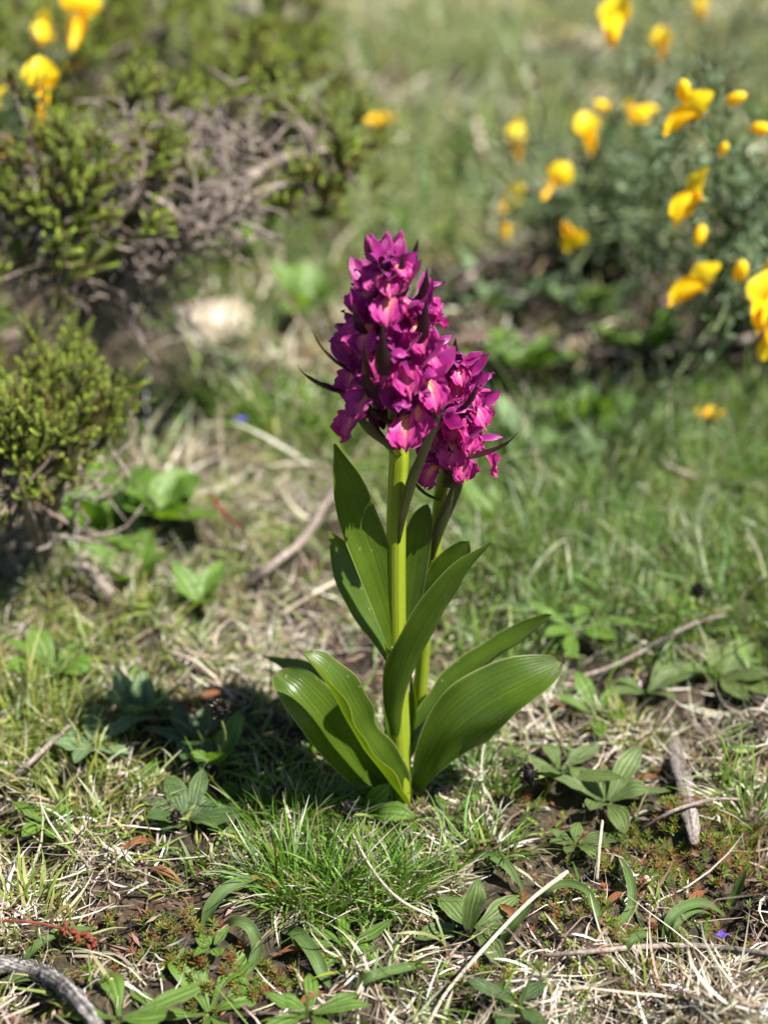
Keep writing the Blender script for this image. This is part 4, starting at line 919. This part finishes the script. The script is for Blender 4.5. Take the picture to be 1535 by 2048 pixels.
# dead straw, close by
x, y = scatter(185000, -.21, .36, 1.15)
p = .18 + .19*field(x, y, 60, 0) + .5*spots(x, y, STRAWSPOTS) - .45*spots(x, y, BARE) - .12*spots(x, y, GREENSPOTS)
keep = (rng.random(len(x)) < p) & ORCH(x, y)
x, y = x[keep], y[keep]; n = len(x)
R3 = np.stack([x, y, H(x, y) + rng.uniform(-.0005, .0022, n)], 1)
V = blades(R3, rng.uniform(0, 6.28, n), rng.normal(.10, .20, n), rng.gamma(4, .0034, n)+.003, rng.uniform(.0003, .00095, n), rng.normal(-.2, .9, n), rng.normal(0, 1.3, n), pick(STRAW, n), 4)
o = obj('dry_grass', V, MT['dry']); tag(o, 'bleached curled straw matted over the soil', 'straw', kind='stuff')
# brown litter flecks
x, y = scatter(60000, -.21, .4, 1.1)
k_ = ORCH(x, y); x, y = x[k_], y[k_]; n = len(x)
V = leaflets(np.stack([x, y, H(x, y)+rng.uniform(.0002, .002, n)], 1), rdir(n, -.1, .45), rdir(n, .5, 1.), rng.gamma(3, .0011, n)+.001, rng.uniform(.0004, .0016, n),
             pick([(.07, .045, .03), (.11, .075, .055), (.16, .10, .07), (.04, .028, .02), (.24, .19, .14), (.14, .06, .035), (.05, .035, .03)], n, .3))
o = obj('plant_litter', V, MT['dry']); tag(o, 'fine brown crumbs of dead leaves on the soil', 'litter', kind='stuff')
# green turf, close by
x, y = scatter(160000, -.21, .36, 1.0)
p = .075 + .10*field(x, y, 45, 10) + .50*spots(x, y, GREENSPOTS) - .3*spots(x, y, BARE) - .05*spots(x, y, STRAWSPOTS)
left = np.clip((-x - .03)/.08, 0, 1)*np.clip((y+.09)/.05, 0, 1)
p = p + .12*left + .26*np.clip((y-.07)/.08, 0, 1)*np.clip((x-.01)/.06, 0, 1)
keep = (rng.random(len(x)) < p) & ORCH(x, y); x, y = x[keep], y[keep]; n = len(x)
left = np.clip((-x - .03)/.08, 0, 1)
cg = np.where((rng.random(n) < .25 + .5*left)[:, None], pick(YGREEN, n), pick(GREEN, n))
fr = np.clip((y-.02)/.1, 0, 1)*np.clip((x+.02)/.08, 0, 1)
cg = np.where((rng.random(n) < fr*.7)[:, None], pick(BGREEN, n), cg)
tips = np.where((rng.random(n) < .3)[:, None], pick(STRAW, n), cg*1.15)
V = blades(np.stack([x, y, H(x, y)-.0005], 1), rng.uniform(0, 6.28, n), rng.normal(.75, .35, n) + .25*fr, (rng.gamma(5, .0022, n)+.003)*(1 + .9*fr), rng.uniform(.0006, .0015, n), rng.normal(-.6, .6, n), rng.normal(0, .5, n), cg, 4, tips)
o = obj('grass', V, MT['blade']); tag(o, 'short green turf grass round the orchids', 'grass', kind='stuff')
# farther turf: fuller and larger, out of focus
x, y = scatter(95000, .26, 3.6, 1.7)
gsp = spots(x, y, GREENSPOTS)
p = .46 + .34*field(x, y, 24, 20)
p = p - .9*spots(x, y, [(1300, 540, .10, .10, 1.), (1480, 680, .08, .08, 1.), (1130, 540, .06, .06, .7), (250, 610, .07, .06, 1.), (150, 760, .06, .07, .9)])
keep = rng.random(len(x)) < p; x, y = x[keep], y[keep]; n = len(x)
gf = field(x, y, 12, 5); mixg = .45 + .34*gf + .2*field(x, y, 40, 28) + .5*spots(x, y, GREENSPOTS) - .5*spots(x, y, STRAWSPOTS)
isg = rng.random(n) < mixg
cg = np.where((rng.random(n) < .5)[:, None], pick(GREEN, n), np.where((rng.random(n) < .45)[:, None], pick(YGREEN, n), pick(BGREEN, n)))
cg = np.where((rng.random(n) < np.clip(.25 + .35*(y-.3), 0, .75))[:, None], pick(PALE, n), cg)
cc = np.where(isg[:, None], cg, pick(STRAW, n))
sc_ = 1 + .9*np.clip(y-.3, 0, 3)
pt = np.where(isg, rng.normal(.95, .35, n), rng.normal(.45, .35, n))
V = blades(np.stack([x, y, H(x, y)-.001], 1), rng.uniform(0, 6.28, n), pt, (rng.gamma(5, .0055, n)+.008)*np.minimum(sc_, 2.2), rng.uniform(.0012, .0026, n)*sc_, rng.normal(-.5, .6, n), rng.normal(0, .6, n), cc, 3)
o = obj('meadow_grass', V, MT['blade']); tag(o, 'blurred mixed green and straw coloured meadow grass on the slope behind', 'grass', kind='stuff')
# thin cover on to the distance
n = 40000; y = 3.2 + 22*rng.random(n)**1.8; x = (rng.random(n)*2-1)*(1.4 + .55*y)
cc = np.where((rng.random(n) < .6)[:, None], pick(PALE, n), pick(STRAW, n))
V = blades(np.stack([x, y, H(x, y)-.002], 1), rng.uniform(0, 6.28, n), rng.normal(.8, .3, n), rng.uniform(.05, .12, n), rng.uniform(.008, .02, n), rng.normal(-.6, .5, n), rng.normal(0, .5, n), cc, 3)
o = obj('meadow_grass', V, MT['blade']); tag(o, 'distant meadow grass fading over the open slope', 'grass', kind='stuff')
# moss: little stars of pointed leaves
MS = [(300, 1900, .02, .012, 90), (600, 1780, .01, .006, 25), (560, 1975, .012, .006, 45), (1300, 1760, .03, .018, 160), (1460, 1720, .025, .02, 150), (1400, 1640, .02, .012, 90), (1180, 1830, .02, .012, 70), (870, 1660, .012, .008, 40), (980, 1960, .012, .008, 40),
      (440, 1930, .015, .01, 60), (1010, 1600, .015, .01, 30), (1500, 1560, .02, .015, 60), (150, 1850, .02, .01, 40), (1260, 1960, .02, .01, 40)]
P, D, Nn, C, Ls = [], [], [], [], []
for px, py, rx, ry, n in MS:
    c = ground(px, py)
    for i in range(n):
        a = Vector((rnd.gauss(c.x, rx*.7), rnd.gauss(c.y, ry*.7), 0)); a.z = float(H(a.x, a.y)) + U(0, .0015)
        base = rnd.choice([(.15, .19, .03), (.2, .22, .04), (.17, .12, .03), (.1, .13, .02), (.21, .09, .04), (.14, .15, .03), (.12, .15, .03)])
        ln = U(.0016, .0032)
        for q in range(14):
            th = q*2.4; el = .15 + 1.1*q/14
            d = (math.cos(th)*math.cos(el), math.sin(th)*math.cos(el), math.sin(el))
            P.append((a.x, a.y, a.z + .00012*q)); D.append(d); Nn.append((-d[0]*.6, -d[1]*.6, 1)); C.append([v*U(.7, 1.3) for v in base]); Ls.append(ln*U(.8, 1.1))
Ls = np.array(Ls)
o = obj('moss', leaflets(np.array(P), np.array(D), unit(np.array(Nn)), Ls, Ls*.26, np.array(C)), MT['moss']); tag(o, 'rust and olive star moss in the bare soil gaps', 'moss', kind='stuff')
# loose rusty dead leaves
for i, (px, py, az, ln, lab) in enumerate((
    (275, 1690, .3, .012, 'rusty dead leaf beside the dark plantain rosette'), (545, 1700, 2.4, .016, 'tan curled dead leaf at the edge of the dense fine tuft'), (1230, 1800, .5, .010, 'orange dead leaf inside the strap leaf curl'),
    (880, 1500, 1., .008, 'small dead leaf under the big orchid leaf'), (1290, 1560, .2, .01, 'yellow brown dead leaf by the downy rosette'), (1020, 1830, 2.2, .011, 'yellow dead leaf crossing under the pale dry stalk'),
    (590, 1905, 0, .012, 'red tinged dead leaf by the dark broad strap leaf'), (330, 1750, 2.7, .014, 'brown dead leaf above the two curved strap leaves'), (1430, 1505, .1, .008, 'orange dead leaf behind the weathered wood'),
    (620, 2000, .6, .01, 'brown dead leaf between the slender plantain and the flat rosette'), (1390, 1800, .7, .012, 'red dead leaf on the tight sheaf of strap leaves'), (420, 1395, .3, .014, 'orange dead leaf at the edge of the orchid shadow'),
    (370, 1420, 2., .012, 'rust red dead leaf inside the orchid shadow'), (1110, 1420, .5, .01, 'dead leaf between the orchid leaf and the small upright plantain'))):
    c = ground(px, py, .004); f = Vector((math.cos(az), math.sin(az), .12))
    data = leaf([c - f*ln*.5, c + Vector((0, 0, .0015)), c + f*ln*.5], [.0004, ln*.14, .0003], (U(-.4, .4), U(-.4, .1), 1), .9, 10, 5, .1)
    single('dead_leaf', data, MT['rusty'], lab, 'dead leaf', 'rusty dead leaves in the turf')

# ------------------------------------------------------------------ grass tufts one can pick out
def tuft(px, py, n, ln, wd, spread, label, pal=GREEN, seed=0, dry=.15, pitch=1.15, lean=0., tall=1.):
    c = ground(px, py)
    a = rng.uniform(0, 6.28, n); r_ = spread*np.sqrt(rng.random(n))
    x = c.x + r_*np.cos(a); y = c.y + r_*np.sin(a)*.8
    az = a + rng.normal(0, .7, n)
    cc = pick(pal, n); d_ = rng.random(n) < dry; cc = np.where(d_[:, None], pick(STRAW, n), cc)
    tp = np.where((rng.random(n) < .25)[:, None], pick(STRAW, n), cc*1.1)
    V = blades(np.stack([x, y, H(x, y)-.001], 1), az, np.where(d_, rng.normal(.5, .3, n), rng.normal(pitch, .25, n)), ln*rng.uniform(.5, 1.2, n), wd*rng.uniform(.75, 1.25, n), rng.normal(-.75, .5, n), rng.normal(0, .5, n), cc, 5, tp)
    return single('grass_tuft', V, MT['blade'], label, 'grass tuft', 'grass tufts', base=(c.x, c.y, c.z))
FINE = [(.08, .175, .014), (.10, .20, .018), (.06, .135, .012), (.12, .215, .024)]
tuft(610, 1800, 480, .026, .0008, .017, 'dense tuft of fine green grass below the orchid leaves', FINE, dry=.2)
tuft(740, 1785, 420, .023, .0008, .017, 'fine green tuft under the two oval plantain leaves', FINE, dry=.2)
tuft(830, 1770, 240, .018, .0008, .013, 'sparser fine tuft behind the pale dry stalk', FINE, dry=.3)
tuft(560, 1660, 300, .022, .0008, .016, 'shaded fine tuft beneath the folded orchid leaf', FINE)
tuft(640, 1640, 240, .018, .0008, .012, 'fine tuft under the lowest orchid leaf', FINE)
tuft(960, 1560, 160, .018, .0009, .012, 'dark tuft under the big spoon shaped orchid leaf', FINE)
tuft(1270, 1470, 240, .018, .0008, .013, 'tawny half dead tuft behind the downy plantain', YGREEN, dry=.55)
tuft(1500, 1640, 200, .022, .0010, .014, 'straw tipped tuft beside the weathered wood', GREEN, dry=.5)
tuft(60, 1850, 120, .02, .0013, .015, 'yellowing tuft behind the red seed stalk', YGREEN, dry=.3)
tuft(960, 1700, 160, .02, .0010, .014, 'loose tuft above the drooping strap leaves', GREEN, dry=.4)
tuft(600, 880, 260, .055, .0020, .03, 'lush hazy tuft behind the orchid stem leaves', GREEN, dry=.05)
tuft(440, 830, 120, .05, .0022, .03, 'hazy tuft before the pale flat stone', GREEN, dry=.15)
tuft(1210, 960, 160, .045, .0018, .028, 'tall hazy tuft behind the smaller orchid', BGREEN, dry=.05)
tuft(1380, 1010, 200, .045, .0018, .035, 'bluish tuft by the grey twig in the lush turf', BGREEN, dry=.1)
tuft(70, 1480, 220, .028, .0013, .026, 'yellow green tuft near the thin grey twig', YGREEN, dry=.2)
tuft(170, 1600, 200, .022, .0011, .022, 'yellowish tuft behind the tiny bright seedling', YGREEN, dry=.35)
tuft(800, 1950, 120, .016, .0009, .016, 'thin tuft beside the level strap leaf', FINE, dry=.4)
tuft(1350, 2000, 260, .016, .0008, .03, 'bleached dead tuft below the grey horizontal twig', YGREEN, dry=.8)
